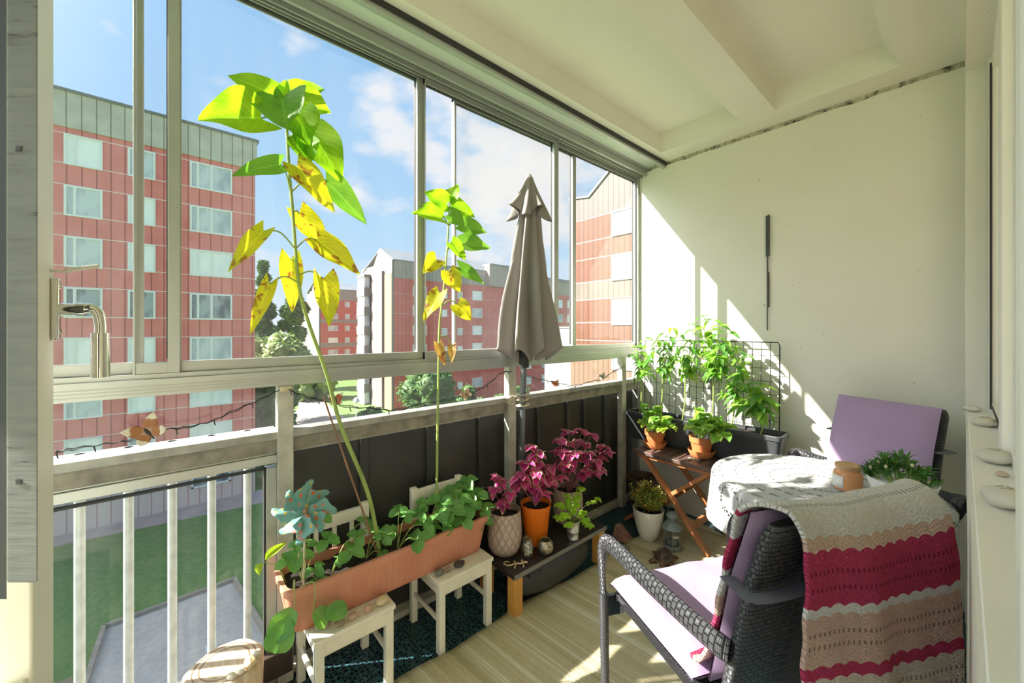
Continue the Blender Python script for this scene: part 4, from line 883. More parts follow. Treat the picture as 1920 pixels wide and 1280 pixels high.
def gecko(label, c, ang, s, m, hang=False):
    t_ = thing('gecko_figurine', label, 'figurine', c); M = Matrix.Translation(Vector(c)) @ Matrix.Rotation(ang, 4, 'Z') @ Matrix.Scale(s, 4)
    def w_(p): return M @ Vector(p)
    P = bez([w_(p) for p in ((.052, 0, .006), (.035, .003, .007), (.015, -.004, .007), (-.008, .003, .006), (-.028, -.004, .005), (-.048, -.002, .005), (-.062, .012, .005), (-.056, .028, .005), (-.040, .028, .005), (-.036, .018, .005))], 5)
    k = len(P); rr_ = [s * (lerp(.0075, .0028, i / k) if i > 8 else (.005 if i > 4 else .0065)) for i in range(k)]; G().tube(P, rr_, 10, flat=.7).build('body', m, t_)
    for (sx, sy, ex, ey) in ((.022, .004, .030, .024), (.022, -.006, .026, -.026), (-.012, .004, -.008, .026), (-.012, -.004, -.018, -.024)):
        g = G().tube([w_((sx, sy, .006)), w_(((sx + ex) / 2 + .006, (sy + ey) / 2, .007)), w_((ex, ey, .003))], [.003 * s, .0025 * s, .0028 * s], 8); g.blob(w_((ex, ey, .003)), .0048 * s, 10, .2); g.build('leg', m, t_)
gecko('gold gecko figurine with curled tail on the near end of the bench', (.285, 1.222, BT), math.radians(62), .95, M_gold)

# ================================================================ coleus and basil
M_col = leafmat('coleus_leaf', (.58, .03, .26), (.86, .14, .50), (.26, .02, .12), .36, .45, edge=(.55, .56, .25), tcol=(1.3, 1.0, 1.2))
M_cold = leafmat('coleus_leaf_deep', (.36, .015, .14), (.68, .05, .32), (.18, .015, .08), .34, .5, edge=(.44, .24, .20), tcol=(1.3, 1.0, 1.2))
M_bas = leafmat('basil_leaf', (.34, .58, .05), (.48, .70, .10), None, .45, .45)
M_pstem = simple('purple_stem', (.28, .12, .14), .6)
def bushy(name, label, base, tips, m, ls, shape='ovate', wr=.74, nl=6, stem_m=None, m2=None, droop=.35, per=2, group=None, sr=.0025, upb=.5, fold=.2):
    """stems from base to every tip with opposite leaf pairs / whorls along the upper part"""
    t_ = thing(name, label, 'plant', base, group); A = G(); B_ = G(); S = G(); b = Vector(base)
    for ti in tips:
        ti = Vector(ti); mid = (b + ti) / 2 + Vector((R.uniform(-.01, .01), R.uniform(-.01, .01), .12 * (ti - b).length)); P = bez([b, mid, ti], 6); S.tube(P, [lerp(sr, sr * .5, i / (len(P) - 1)) for i in range(len(P))], 6)
        for j in range(per):
            k = len(P) - 1 - int(j * (len(P) - 1) * .62 / max(1, per)); p = P[k]; a0 = R.uniform(0, 6.28)
            for q_ in range(nl if j == 0 else max(2, nl - 2)):
                a = a0 + q_ * 2 * PI / nl + R.uniform(-.3, .3); d = Vector((math.cos(a), math.sin(a), R.uniform(-.1, upb) if j == 0 else R.uniform(-.3, .2)))
                (B_ if (m2 and R.random() < .4) else A).leaf(p, d, (0, 0, 1), ls * R.uniform(.65, 1.15), ls * wr * R.uniform(.85, 1.1), R.uniform(.1, droop * 2), fold, shape, 4, 6, .04)
    A.build('foliage', m, t_, smooth=180)
    if m2: B_.build('second_foliage', m2, t_, smooth=180)  # randomly picked leaves in the second leaf colour
    S.build('stems', stem_m or M_stem, t_); return t_
def tipsPX(lst): return [PX(x, y, X) for x, y, X in lst]
bushy('coleus_plant', 'smallest coleus, a few pink leaves, growing in the left taupe pot', (P1[0], P1[1], .383), tipsPX([(940, 905, .17), (925, 918, .2), (958, 925, .22), (944, 940, .21), (930, 895, .15)]), M_col, .048, m2=M_cold, stem_m=M_pstem)
bushy('coleus_plant', 'magenta coleus with lime leaf edges growing in the orange pot', (P2[0], P2[1], .383), tipsPX([(985, 870, .2), (1008, 850, .2), (1005, 885, .25), (1030, 878, .22), (975, 895, .22), (1000, 915, .27), (1028, 905, .26), (1015, 925, .27), (968, 912, .2), (1045, 895, .22), (995, 838, .17)]), M_col, .062, m2=M_cold, stem_m=M_pstem, nl=7, sr=.004)
bushy('coleus_plant', 'largest coleus, spreading deep pink crown above the right taupe pot', (P3[0], P3[1], .375), tipsPX([(1050, 825, .15), (1065, 812, .14), (1085, 830, .18), (1110, 815, .16), (1130, 838, .18), (1100, 850, .24), (1075, 852, .24), (1120, 865, .24), (1098, 885, .28), (1050, 850, .2), (1138, 850, .2), (1060, 872, .25), (1125, 880, .26), (1092, 808, .12)]), M_cold, .062, m2=M_col, stem_m=M_pstem, nl=7, sr=.004)
bushy('basil_plant', 'bright yellow-green basil growing in the tin bucket', (P4[0], P4[1], .287), tipsPX([(1062, 930, .29), (1048, 945, .29), (1080, 935, .3), (1075, 955, .33), (1056, 965, .32), (1095, 960, .33), (1100, 975, .34), (1065, 985, .34), (1120, 935, .3), (1090, 915, .28), (1046, 970, .3), (1108, 985, .34)]), M_bas, .030, shape='round', nl=7, wr=.74, sr=.002, per=3)

# ================================================================ umbrella
M_fab = simple('grey_canopy_fabric', (.27, .25, .235), .85, 0, .05, 3, .25, 160); M_pole = simple('dark_grey_pole', (.15, .16, .17), .35, .6, .1, 4, .05, 60)
ub = thing('parasol', 'closed taupe-grey garden parasol strapped upright to the middle post', 'parasol', (.045, 1.45, 0))
pb = Vector((.045, 1.452, 0)); ptop = Vector((.135, 1.435, 2.06))
def pole_at(z): return pb.lerp(ptop, z / 2.06)
G().cyl(pb + Vector((0, 0, .012)), ptop, .0165, .0155, 20).build('pole', M_pole, ub)
G().cyl(pole_at(1.10), pole_at(1.20), .028, n=20).build('runner', M_black, ub)
G().lathe([(.0, 0), (.0215, 0), (.0215, .14), (.0, .14)], (pb.x, pb.y, 0), 24).build('base_tube', M_pole, ub)
for k in range(8):
    a = k * PI / 4 + .2; p0 = pole_at(1.18) + Vector((math.cos(a) * .026, math.sin(a) * .026, 0)); p1 = pole_at(2.0) + Vector((math.cos(a) * .02, math.sin(a) * .02, 0)); G().cyl(p0, p1, .0035, n=6).build('rib', M_black, ub)
def foldr(a, z, r, d): return r * (1 + d * math.cos(8 * a + 1.2 * math.sin(z * 5)) + .35 * d * math.sin(3 * a + z * 9))
def fn(u, v):
    a = u * 2 * PI; z = lerp(2.0, 1.17, v); c = pole_at(z); r = lerp(.036, .150, v ** 1.05) ; d = lerp(.30, .42, v)
    if v > .93: z += .035 * math.cos(8 * a + 1.2 * math.sin(z * 5)) * (v - .93) / .07
    rr_ = foldr(a, z, r, d); return (c.x + .012 + .022 * v + rr_ * lerp(.78, .56, v) * math.cos(a), c.y + rr_ * 1.06 * math.sin(a), z)
g_ = G().grid(fn, 160, 36, cu=True); g_.build('canopy', M_fab, ub, smooth=180, solid=.002)
def fn(u, v):
    a = u * 2 * PI; z = lerp(2.115, 1.91, v ** .8); c = pole_at(z); r = lerp(.016, .102, v ** .8); z += (.032 * math.cos(4 * a)) * v * v
    rr_ = foldr(a, z, r, .34 * v); return (c.x + .008 + rr_ * .8 * math.cos(a), c.y + rr_ * math.sin(a), z)
g_ = G().grid(fn, 120, 16, cu=True); g_.build('vent_flap', M_fab, ub, smooth=180, solid=.002)
G().lathe([(.0, .012), (.010, .010), (.014, .0), (.012, -.02), (0, -.02)], (ptop.x + .008, ptop.y, 2.115), 12).build('finial', M_fab, ub)
# rope lashing
M_rope = simple('beige_tape', (.58, .50, .34), .8, 0, .2, 20, .4, 80)
rp = thing('lashing_tape', 'beige fabric tape knotted around the parasol pole and the railing post', 'strap', (.03, 1.44, .9))
for z, w_ in ((.955, .016), (.925, .012), (.895, .017)):
    c = pole_at(z); pts = [Vector((c.x + .023 * math.cos(a), c.y + .023 * math.sin(a), z + .006 * math.sin(a))) for a in [i * PI / 8 for i in range(16)]]
    G().tube(pts, w_, 6, closed=True, flat=.12, up=(0, 0, 1)).build('wrap', M_rope, rp)
pts = bez([pole_at(.93) + Vector((.02, -.02, 0)), (.030, 1.42, .94), (.020, 1.398, .93), (-.0, 1.395, .925), (.018, 1.40, .90), (.03, 1.425, .895)], 5)
G().tube(pts, .008, 6, flat=.35).build('tail', M_rope, rp)

# ================================================================ stones, shrub pot, back pot, lantern, turtle
p = PZ(1155, 1008, 0)
g_ = G(); c = Vector((.262, 2.13, 0)); vs = [(-.045, -.055, 0), (.045, -.045, 0), (.050, .050, 0), (-.050, .045, 0), (-.040, -.035, .085), (.005, -.030, .075), (.030, .030, .030), (-.035, .030, .080)]
g_.add([c + Vector(v) for v in vs], [(0, 3, 2, 1), (4, 5, 6, 7), (0, 1, 5, 4), (1, 2, 6, 5), (2, 3, 7, 6), (3, 0, 4, 7)])
tag(g_.build('rock', simple('red_granite', (.30, .15, .12), .8, 0, .35, 40, .6, 60), bevel=.006, loc=tuple(c)), 'angular reddish granite rock on the floor behind the bench end', 'rock')
p = PZ(1158, 1022, .008); stone('flat_stone', 'small flat grey-brown stone beside the red granite rock', (.345, 2.03, .009), (.03, .022, .008), (.22, .19, .14), 50)
WP = (.375, 2.232, .008); M_cer = simple('white_ceramic', (.76, .73, .64), .25, 0, .03, 3, .02, 60)
lpot('plant_pot', 'egg-shaped glossy white pot with the small-leaved shrub on the floor', WP, [(.040, 0), (.047, .004), (.066, .05), (.082, .11), (.091, .165), (.0935, .192), (.091, .195), (.087, .19), (.083, .15)], M_cer, .168, .084)
M_shr = leafmat('shrub_leaf', (.16, .28, .05), (.34, .40, .08), (.55, .22, .05), .35, .5, vein=False); M_shy = leafmat('shrub_leaf_tip', (.55, .52, .10), (.72, .66, .16), None, .45, .5, vein=False)
def shrub(name, label, c, r, h, n, m, m2, ls):
    t_ = thing(name, label, 'plant', c); A = G(); B_ = G(); S = G(); b = Vector(c)
    for i in range(46):
        a = R.uniform(0, 6.28); k = math.sqrt(R.random()); tip = b + Vector((math.cos(a) * r * k, math.sin(a) * r * k, h * (1 - .45 * k * k) * R.uniform(.72, 1.08))); P = bez([b, (b + tip) / 2 + Vector((0, 0, -.01)), tip], 5); S.tube(P, [.0014] * len(P), 5)
        for j in range(n // 46):
            p = P[int(R.uniform(.35, 1) * (len(P) - 1))] + Vector((R.gauss(0, .012), R.gauss(0, .012), R.gauss(0, .01))); d = Vector((R.gauss(0, 1), R.gauss(0, 1), R.uniform(0, 1.3)))
            (B_ if (p.z > b.z + h * .72 and R.random() < .6) else A).leaf(p, d, (0, 0, 1), ls, ls * .5, .1, .2, 'ovate', 2, 3)
    A.build('foliage', m, t_, smooth=180); B_.build('bright_tips', m2, t_, smooth=180); S.build('stems', M_cane, t_)
shrub('small_shrub', 'fine-leaved green and orange shrub growing in the egg-shaped white pot', (WP[0], WP[1], .175), .135, .20, 2300, M_shr, M_shy, .017)
lpot('plant_pot', 'dark brown empty pot in the corner behind the small-leaved shrub', (.115, 2.60, 0), [(.075, 0), (.08, .005), (.104, .20), (.112, .205), (.112, .235), (.105, .237), (.100, .19)], simple('brown_pot', (.11, .07, .05), .5), .19, .10)
# lantern
lc = (.520, 2.245, .009); lt = thing('metal_lantern', 'grey zinc candle lantern on the rug under the slatted table', 'lantern', lc); M_zn = simple('grey_zinc', (.22, .25, .25), .5, .5, .2, 18, .3, 50)
G().lathe([(.054, 0), (.057, .004), (.057, .016), (.052, .020), (.052, .026), (.0, .026)], lc, 6).build('base', M_zn, lt, smooth=0)
g_ = G()
for k in range(6):
    a = k * PI / 3; g_.cyl((lc[0] + .048 * math.cos(a), lc[1] + .048 * math.sin(a), lc[2] + .02), (lc[0] + .048 * math.cos(a), lc[1] + .048 * math.sin(a), lc[2] + .125), .0022, n=6)
g_.build('corner_bars', M_zn, lt); G().lathe([(.044, .026), (.044, .122)], lc, 6).build('glass', glassmat('lantern_glass', (.80, .84, .83), .6, .08), lt, smooth=0)
G().lathe([(.0, .118), (.058, .120), (.060, .124), (.040, .150), (.024, .164), (.018, .168), (.018, .180), (.030, .184), (.033, .190), (.030, .204), (.020, .212), (.0, .216)], lc, 24).build('roof', M_zn, lt)
G().tube([Vector((lc[0] + .026 * math.cos(a), lc[1] - .0, lc[2] + .206 + .05 * math.sin(a))) for a in [i * PI / 14 for i in range(15)]], .0013, 6).build('handle', M_zn, lt)
G().lathe([(.0, .026), (.028, .026), (.028, .060), (.0, .062)], lc, 20).build('candle', simple('grey_wax', (.22, .24, .23), .5), lt)
# turtle
tcn = Vector((.553, 2.085, .009)); tu = thing('turtle_figurine', 'glossy dark brown turtle figurine crawling on the rug', 'figurine', tuple(tcn)); M_tu = simple('glazed_brown', (.07, .045, .032), .12, 0, .35, 30, .5, 60); M_tb = simple('bronze_clay', (.16, .085, .045), .3, .3, .3, 25, .4, 50)
hd = Vector((.35, -.94, 0)); sd = Vector((.94, .35, 0))
def tw(f, s, z): return tcn + hd * f + sd * s + Vector((0, 0, z))
Mr = Matrix((sd, hd, Vector((0, 0, 1)))).transposed()
def fn(u, v):
    a = u * 2 * PI; p = v * PI / 2; k = 1 + .05 * abs(math.sin(3 * a)) * math.sin(2 * p); d = Vector((math.cos(a) * math.cos(p) * .050 * k, math.sin(a) * math.cos(p) * .060 * k, math.sin(p) * .050 * k)); return tcn + Mr @ d + Vector((0, 0, .016))
G().grid(fn, 30, 10, cu=True).build('shell', M_tu, tu, smooth=180)
G().blob(tw(0, 0, .017), (.055, .062, .013), 22, .08, 2, 2, Mr).build('body', M_tb, tu, smooth=180)
G().tube([tw(.045, 0, .018), tw(.065, 0, .026), tw(.085, .003, .030)], [.018, .017, .014], 12).blob(tw(.090, .003, .031), (.018, .019, .016), 16, .1, 2, 3, Mr).build('head', M_tb, tu, smooth=180)
for f, s in ((.045, .050), (.045, -.050), (-.045, .048), (-.045, -.048)):
    G().tube([tw(f * .6, s * .6, .014), tw(f, s, .013), tw(f * 1.35, s * 1.35, .005)], [.016, .015, .010], 10, flat=.6).build('leg', M_tb, tu, smooth=180)

# ================================================================ slatted folding table
M_dk = simple('dark_slats', (.11, .07, .06), .45, 0, .3, 7, .3, 40); M_red = simple('oiled_hardwood', (.40, .16, .065), .45, 0, .3, 6, .3, 35)
stb = thing('folding_table', 'dark slatted wooden folding table on crossed reddish legs in the corner', 'table', (.55, 2.48, 0)); X0, X1, Y0, Y1, ZT = .232, .865, 2.290, 2.680, .520
g_ = G(); G().box((X0, Y0, ZT - .022), (X1, Y0 + .045, ZT)).box((X0, Y1 - .045, ZT - .022), (X1, Y1, ZT)).box((X0, Y0 + .045, ZT - .022), (X0 + .05, Y1 - .045, ZT)).box((X1 - .05, Y0 + .045, ZT - .022), (X1, Y1 - .045, ZT)).build('frame', M_dk, stb, bevel=.003)
for k in range(9):
    x = X0 + .056 + k * .0585
    G().box((x, Y0 + .045, ZT - .018), (x + .048, Y1 - .045, ZT - .002)).build('slat', M_dk, stb, bevel=.001)
for y in (Y0 + .03, Y1 - .05):
    G().bar((X0 + .06, y, ZT - .025), (.70, y, .012), .022, .040, up=(0, 1, 0)).build('leg', M_red, stb, bevel=.002)
    G().bar((.72, y + .026, ZT - .025), (.14 if y < 2.4 else .2, y + .026, .012), .022, .040, up=(0, 1, 0)).build('leg', M_red, stb, bevel=.002)
G().box((X0 + .02, Y0 + .02, ZT - .045), (X1 - .02, Y0 + .035, ZT - .022)).build('apron', M_red, stb, bevel=.001)
G().bar((.60, Y0 + .05, .135), (.60, Y1 - .06, .135), .018, .045).build('brace', M_red, stb, bevel=.002); G().bar((.24, Y0 + .06, .115), (.24, Y1 - .06, .115), .018, .04).build('brace', M_red, stb, bevel=.002)
gecko('tiny pale gecko figurine lying on the slatted table edge', (PZ(1300, 862, ZT).x, PZ(1300, 862, ZT).y + .012, ZT + .002), math.radians(20), .55, simple('pale_silver', (.7, .66, .56), .3, .5))
# terracotta pots with geraniums
M_clay = simple('terracotta', (.62, .21, .07), .75, 0, .15, 8, .2, 60)
M_ger = leafmat('geranium_leaf', (.16, .36, .06), (.30, .52, .10), None, .38, .5); M_gery = leafmat('geranium_leaf_light', (.36, .54, .09), (.52, .64, .14), None, .42, .5)
def geranium(lab1, lab2, px, py, sc, tips):
    c = PZ(px, py, ZT); c = Vector((c.x, max(c.y, Y0 + .078 * sc), ZT + .001)); t_ = thing('terracotta_pot', lab1, 'pot', tuple(c), 'terracotta pots on the slatted table')
    G().lathe([(.060 * sc, 0), (.064 * sc, .003), (.078 * sc, .034 * sc), (.079 * sc, .042 * sc), (.074 * sc, .042 * sc), (.058 * sc, .008), (0, .008)], c, 36).build('saucer', M_clay, t_)
    G().lathe([(.046 * sc, .009), (.049 * sc, .012), (.062 * sc, .088 * sc), (.069 * sc, .090 * sc), (.071 * sc, .122 * sc), (.064 * sc, .122 * sc), (.058 * sc, .09 * sc)], c, 36).build('pot', M_clay, t_); soildisc(t_, (c.x, c.y, c.z + .106 * sc), .063 * sc)
    bushy('geranium_plant', lab2, (c.x, c.y, c.z + .100 * sc), [PY(x, y, yy) for x, y, yy in tips], M_ger, .042, 'round', 1.15, 7, M_stem, M_gery, .5, 3, None, .003, .8, .25)
geranium('terracotta pot and saucer at the left corner of the slatted table', 'light green geranium in the left terracotta pot', 1228, 838, .93, [(1215, 775, 2.36), (1235, 765, 2.4), (1205, 790, 2.34), (1250, 785, 2.36), (1222, 800, 2.30), (1240, 805, 2.31), (1208, 762, 2.42), (1258, 800, 2.38), (1228, 785, 2.3)])
geranium('terracotta pot and saucer at the front middle of the slatted table', 'bushy geranium spilling right over the middle terracotta pot', 1315, 855, 1.0, [(1300, 790, 2.36), (1320, 778, 2.4), (1340, 785, 2.38), (1295, 800, 2.32), (1330, 800, 2.3), (1355, 795, 2.36), (1360, 815, 2.32), (1345, 820, 2.28), (1312, 770, 2.44), (1368, 800, 2.4), (1310, 805, 2.29)])
# black planter + peppers
M_bp = simple('black_plastic', (.05, .054, .06), .45, 0, .1, 5, .1, 60)
bp = thing('window_box', 'long dark grey planter of pepper plants at the back of the slatted table', 'planter', (.53, 2.585, ZT)); trough('box', bp, M_bp, .035, 1.005, 2.505, 2.672, ZT + .001, .715, .022, .025, .0, .010); soilrect(bp, .05, .99, 2.518, 2.66, .690, .006)
M_pep = leafmat('pepper_leaf', (.15, .34, .04), (.32, .52, .07), None, .45, .42, tcol=(1.6, 1.6, .7)); M_pepd = leafmat('pepper_leaf_deep', (.08, .24, .04), (.16, .36, .07), None, .4, .4)
M_chili = simple('green_chilli', (.10, .26, .03), .25)
def pepper(label, x, tips, ls=.075, chil=3, seed=0):
    b = (x, 2.585, .688); t_ = thing('pepper_plant', label, 'plant', b, 'pepper plants in the dark planter'); A = G(); B_ = G(); S = G(); bb = Vector(b); top = Vector((x + .02, 2.585, lerp(.69, max(q[2] for q in tips), .45)))
    P0 = bez([bb, (bb + top) / 2 + Vector((.008, 0, 0)), top], 5); S.tube(P0, [.0045] * len(P0), 7)
    for ti in tips:
        ti = Vector(ti); ti.y = min(ti.y, 2.735); P = bez([top, (top + ti) / 2 + Vector((0, 0, .02)), ti], 5); S.tube(P, [lerp(.003, .0012, i / (len(P) - 1)) for i in range(len(P))], 5)
        for k in range(2, len(P), 2):
            for _ in range(2 if k < len(P) - 2 else 3):
                a = R.uniform(0, 6.28); d = Vector((math.cos(a), math.sin(a) * .6 - .25, R.uniform(-.5, .35))); (B_ if R.random() < .45 else A).leaf(P[k], d, (0, -.15, 1), ls * R.uniform(.6, 1.15), ls * .42, R.uniform(.2, .7), .25, 'ovate', 3, 6, .03)
    A.build('foliage', M_pep, t_, smooth=180); B_.build('second_foliage', M_pepd, t_, smooth=180); S.build('stems', M_stem, t_)  # leaves split at random between two greens
    for k in range(chil):
        ti = Vector(R.choice(tips)); p = Vector((ti.x + R.uniform(-.03, .03), 2.54, ti.z - R.uniform(.05, .12))); G().tube(bez([p, p + Vector((.004, 0, -.03)), p + Vector((.0, 0, -.06))], 4), [.002, .006, .0075, .0075, .0075, .007, .006, .004, .001], 8).build('chilli', M_chili, t_)
def TP(l, yy=2.56): return [tuple(PY(x, y, yy + R.uniform(-.07, .09))) for x, y in l]
pepper('pepper plant farthest left in the dark planter, reaching the window frame', .10, TP([(1195, 650), (1210, 635), (1225, 660), (1200, 680), (1215, 700), (1235, 640), (1190, 668)], 2.55))
pepper('pepper plant second from the left, hung with long green chillies', .26, TP([(1245, 625), (1262, 615), (1275, 630), (1250, 655), (1268, 670), (1240, 690), (1285, 650), (1256, 700)], 2.55), chil=5)
pepper('pepper plant in the middle of the planter before the little ornament frame', .42, TP([(1300, 620), (1290, 640), (1310, 655), (1320, 640), (1285, 670), (1312, 690)], 2.56), chil=4)
pepper('tallest pepper plant, its crown rising above the wire grid', .60, TP([(1315, 595), (1335, 600), (1350, 612), (1330, 622), (1365, 625), (1350, 645), (1372, 650), (1340, 665), (1365, 680), (1300, 610), (1345, 700)], 2.57), ls=.088)
pepper('thin pepper plant behind the middle geranium', .72, TP([(1385, 660), (1400, 668), (1390, 700), (1375, 720), (1365, 740)], 2.57), chil=1)
pepper('short broad-leaved pepper plant at the right end of the planter', .88, TP([(1410, 735), (1425, 725), (1400, 720), (1385, 745), (1430, 745), (1395, 765)], 2.58), ls=.11, chil=0)
# wire grid
gr = thing('wire_grid', 'black wire trellis grid leaning against the end wall behind the peppers', 'trellis', (.51, 2.72, ZT)); ga, gb, gz0, gz1 = .075, .945, ZT + .002, 1.228
G().tube([(ga, 2.70, gz0), (ga, 2.712, gz1 - .02), (ga + .01, 2.712, gz1), (gb - .01, 2.712, gz1), (gb, 2.712, gz1 - .02), (gb, 2.70, gz0)], .0035, 8).build('border_wire', M_black, gr)
g_ = G()
for k in range(1, 18): x = lerp(ga, gb, k / 18); g_.cyl((x, 2.70, gz0 + .05), (x, 2.712, gz1), .0018, n=6)
for k in range(1, 9): z = lerp(gz0, gz1, k / 9); g_.cyl((ga, 2.708, z), (gb, 2.708, z), .0018, n=6)
g_.build('mesh_wires', M_black, gr)
# small framed figures
o0 = PY(1278, 668, 2.69); o1 = PY(1332, 718, 2.69); fo = thing('hanging_ornament', 'small red-brown wire frame holding tiny hatted figures, hung on the wire grid', 'ornament', ((o0.x + o1.x) / 2, 2.69, o1.z))
G().tube([(o0.x, 2.695, o0.z), (o1.x, 2.695, o0.z - .01), (o1.x, 2.695, o1.z), (o0.x, 2.695, o1.z + .02)], .003, 6, closed=True).build('frame', simple('rusty_wire', (.30, .09, .04), .6), fo)
for k, (cc, hc) in enumerate((((.10, .20, .10), (.60, .08, .04)), ((.70, .66, .6), (.6, .2, .1)), ((.72, .70, .66), (.25, .45, .2)), ((.12, .30, .26), (.65, .25, .15)))):
    x = lerp(o0.x + .02, o1.x - .02, k / 3); z = o1.z + .018 - .012 * k / 3; f = G().lathe([(.011, 0), (.013, .006), (.008, .028), (0, .034)], (x, 2.69, z), 14).build('figure', simple('figure_coat_%d' % k, cc, .7), fo)
    G().blob((x, 2.688, z + .040), .009, 12, 0).build('face', simple('skin_clay', (.70, .42, .30), .6), f); G().lathe([(.010, .046), (.0, .074)], (x, 2.69, z), 12).build('hat', simple('figure_hat_%d' % k, hc, .7), f)
# wall bracket
wb = thing('wall_bracket', 'black metal bracket with thin rod fixed to the end wall', 'bracket', (.87, YE - .01, 1.74)); M_irn = simple('dark_iron', (.07, .07, .065), .5, .4, .3, 20, .2, 40)
G().box((.861, YE - .014, 1.752), (.880, YE - .001, 2.0)).box((.872, YE - .02, 1.80), (.880, YE - .013, 2.005)).build('plate', M_irn, wb, bevel=.002)
G().cyl((.870, YE - .010, 1.755), (.870, YE - .010, 1.645), .004, n=8).cyl((.873, YE - .010, 1.655), (.874, YE - .010, 1.44), .006, n=8).cyl((.868, YE - .008, 1.645), (.868, YE - .008, 1.30), .003, n=8).build('rod', M_irn, wb)

# ================================================================ round table, lace cloth
TC = Vector((1.245, 2.085, 0)); TR = .385; TZ = .648
M_tube = simple('grey_tube', (.25, .25, .25), .4, .6)
rt = thing('round_table', 'small round bistro table hidden under the white lace cloth', 'table', (TC.x, TC.y, 0))
G().lathe([(0, TZ - .022), (TR - .004, TZ - .022), (TR, TZ - .018), (TR, TZ - .003), (TR - .004, TZ), (0, TZ)], (TC.x, TC.y, 0), 64).build('tabletop', simple('grey_tabletop', (.30, .30, .30), .6), rt)
for k in range(4):
    a = PI / 4 + k * PI / 2; G().tube(bez([(TC.x + .25 * math.cos(a), TC.y + .25 * math.sin(a), TZ - .022), (TC.x + .24 * math.cos(a), TC.y + .24 * math.sin(a), .3), (TC.x + .30 * math.cos(a), TC.y + .30 * math.sin(a), .005)], 6), [.011] * 13, 10).build('leg', M_tube, rt)
def lacemat():
    t = T('white_lace'); uv = t.coord('UV'); s = t.sep(uv); c = t.coord()   # u = angle (turns), v = radius (m)
    st_ = t.n('ShaderNodeCombineXYZ'); t.l(t.math('MULTIPLY', s[0], 34.0), st_.inputs[0]); t.l(t.math('MULTIPLY', s[1], 15.0), st_.inputs[1])
    ring = t.math('FRACT', t.math('MULTIPLY', s[1], 15.0)); cell = t.math('FRACT', t.math('ADD', t.math('MULTIPLY', s[0], 34.0), t.math('MULTIPLY', t.math('FLOOR', t.math('MULTIPLY', s[1], 15.0)), .37)))
    dx = t.math('SUBTRACT', cell, .5); dy = t.math('MULTIPLY', t.math('SUBTRACT', ring, .5), 2.6)
    d1 = t.math('SQRT', t.math('ADD', t.math('MULTIPLY', dx, dx), t.math('MULTIPLY', dy, dy)))
    h1 = t.ramp(d1, [(.33, 1.), (.37, 0.)])
    v = t.n('ShaderNodeTexVoronoi'); v.feature = 'DISTANCE_TO_EDGE'; t.l(c, v.inputs['Vector']); v.inputs['Scale'].default_value = 150; h2 = t.ramp(v.outputs['Distance'], [(.26, 0.), (.30, 1.)])
    # medallions near the edge: ring of big holes
    r2 = t.math('DIVIDE', t.math('SUBTRACT', s[1], .455), .075); m1 = t.math('SUBTRACT', t.math('FRACT', t.math('MULTIPLY', s[0], 13.0)), .5); md = t.math('SQRT', t.math('ADD', t.math('POWER', t.math('MULTIPLY', m1, 2.6), 2.0), t.math('MULTIPLY', r2, r2)))
    v2 = t.n('ShaderNodeTexVoronoi'); v2.feature = 'DISTANCE_TO_EDGE'; t.l(c, v2.inputs['Vector']); v2.inputs['Scale'].default_value = 62; v2.inputs['Randomness'].default_value = .6; h3 = t.math('MULTIPLY', t.ramp(v2.outputs['Distance'], [(.12, 0.), (.15, 1.)]), t.math('MULTIPLY', t.ramp(md, [(.60, 0.), (.64, 1.)]), t.ramp(md, [(.98, 1.), (1.04, 0.)])))
    sky_ = t.math('LESS_THAN', s[1], .40); hole = t.math('MAXIMUM', t.math('MULTIPLY', h1, sky_), t.math('MAXIMUM', t.math('MULTIPLY', h2, .5), h3))
    p = t.bsdf(t.ramp(t.noise(c, 260, 3), [(.3, (.56, .57, .57)), (.7, (.68, .69, .69))]), .9, 0, t.noise(c, 300, 2), .5, .002); tl = t.n('ShaderNodeBsdfTranslucent'); tl.inputs[0].default_value = (.8, .8, .78, 1); m0 = t.n('ShaderNodeMixShader'); m0.inputs[0].default_value = .25; t.l(p, m0.inputs[1]); t.l(tl.outputs[0], m0.inputs[2])
    tr = t.n('ShaderNodeBsdfTransparent'); m = t.n('ShaderNodeMixShader'); t.l(hole, m.inputs[0]); t.l(m0.outputs[0], m.inputs[1]); t.l(tr.outputs[0], m.inputs[2]); return t.done(m.outputs[0])
g_ = G(); NU = 208; RM = .60
def fn(u, v):
    a = u * 2 * PI; s = v * RM * (1 + .014 * abs(math.sin(13 * PI * u)) * (v > .97))
    if s <= TR: r = s; z = TZ + .0025
    else:
        q = s - TR; arc = .02; w_ = math.sin(a * 7 + .8) + .4 * math.sin(a * 11 + 2)
        if q < arc * PI / 2: r = TR + arc * math.sin(q / arc); z = TZ + .0025 - arc * (1 - math.cos(q / arc))
        else: h = q - arc * PI / 2; r = TR + arc + .018 * w_ * (h / .18) + .012 * (h / .18); z = TZ + .0025 - arc - h * (.97)
        r = min(r, TR + .05)
    x = TC.x + r * math.cos(a); return (min(x, 1.645), TC.y + r * math.sin(a), z)
g_.grid(fn, NU, 48, cu=True)
g_.uv = [[(u_, v_ * RM) for u_, v_ in f] for f in g_.uv]
tag(g_.build('lace_tablecloth', lacemat(), smooth=180, loc=(TC.x, TC.y, TZ)), 'white crocheted lace cloth draped over the round table', 'tablecloth')
cj = Vector((1.345, 2.085, TZ + .004)); ct_ = thing('candle_jar', 'peach glass candle jar with cork lid on the lace cloth', 'candle', tuple(cj)); M_pch = simple('peach_glass', (.66, .32, .14), .25, 0, .04, 3, .02, 50)
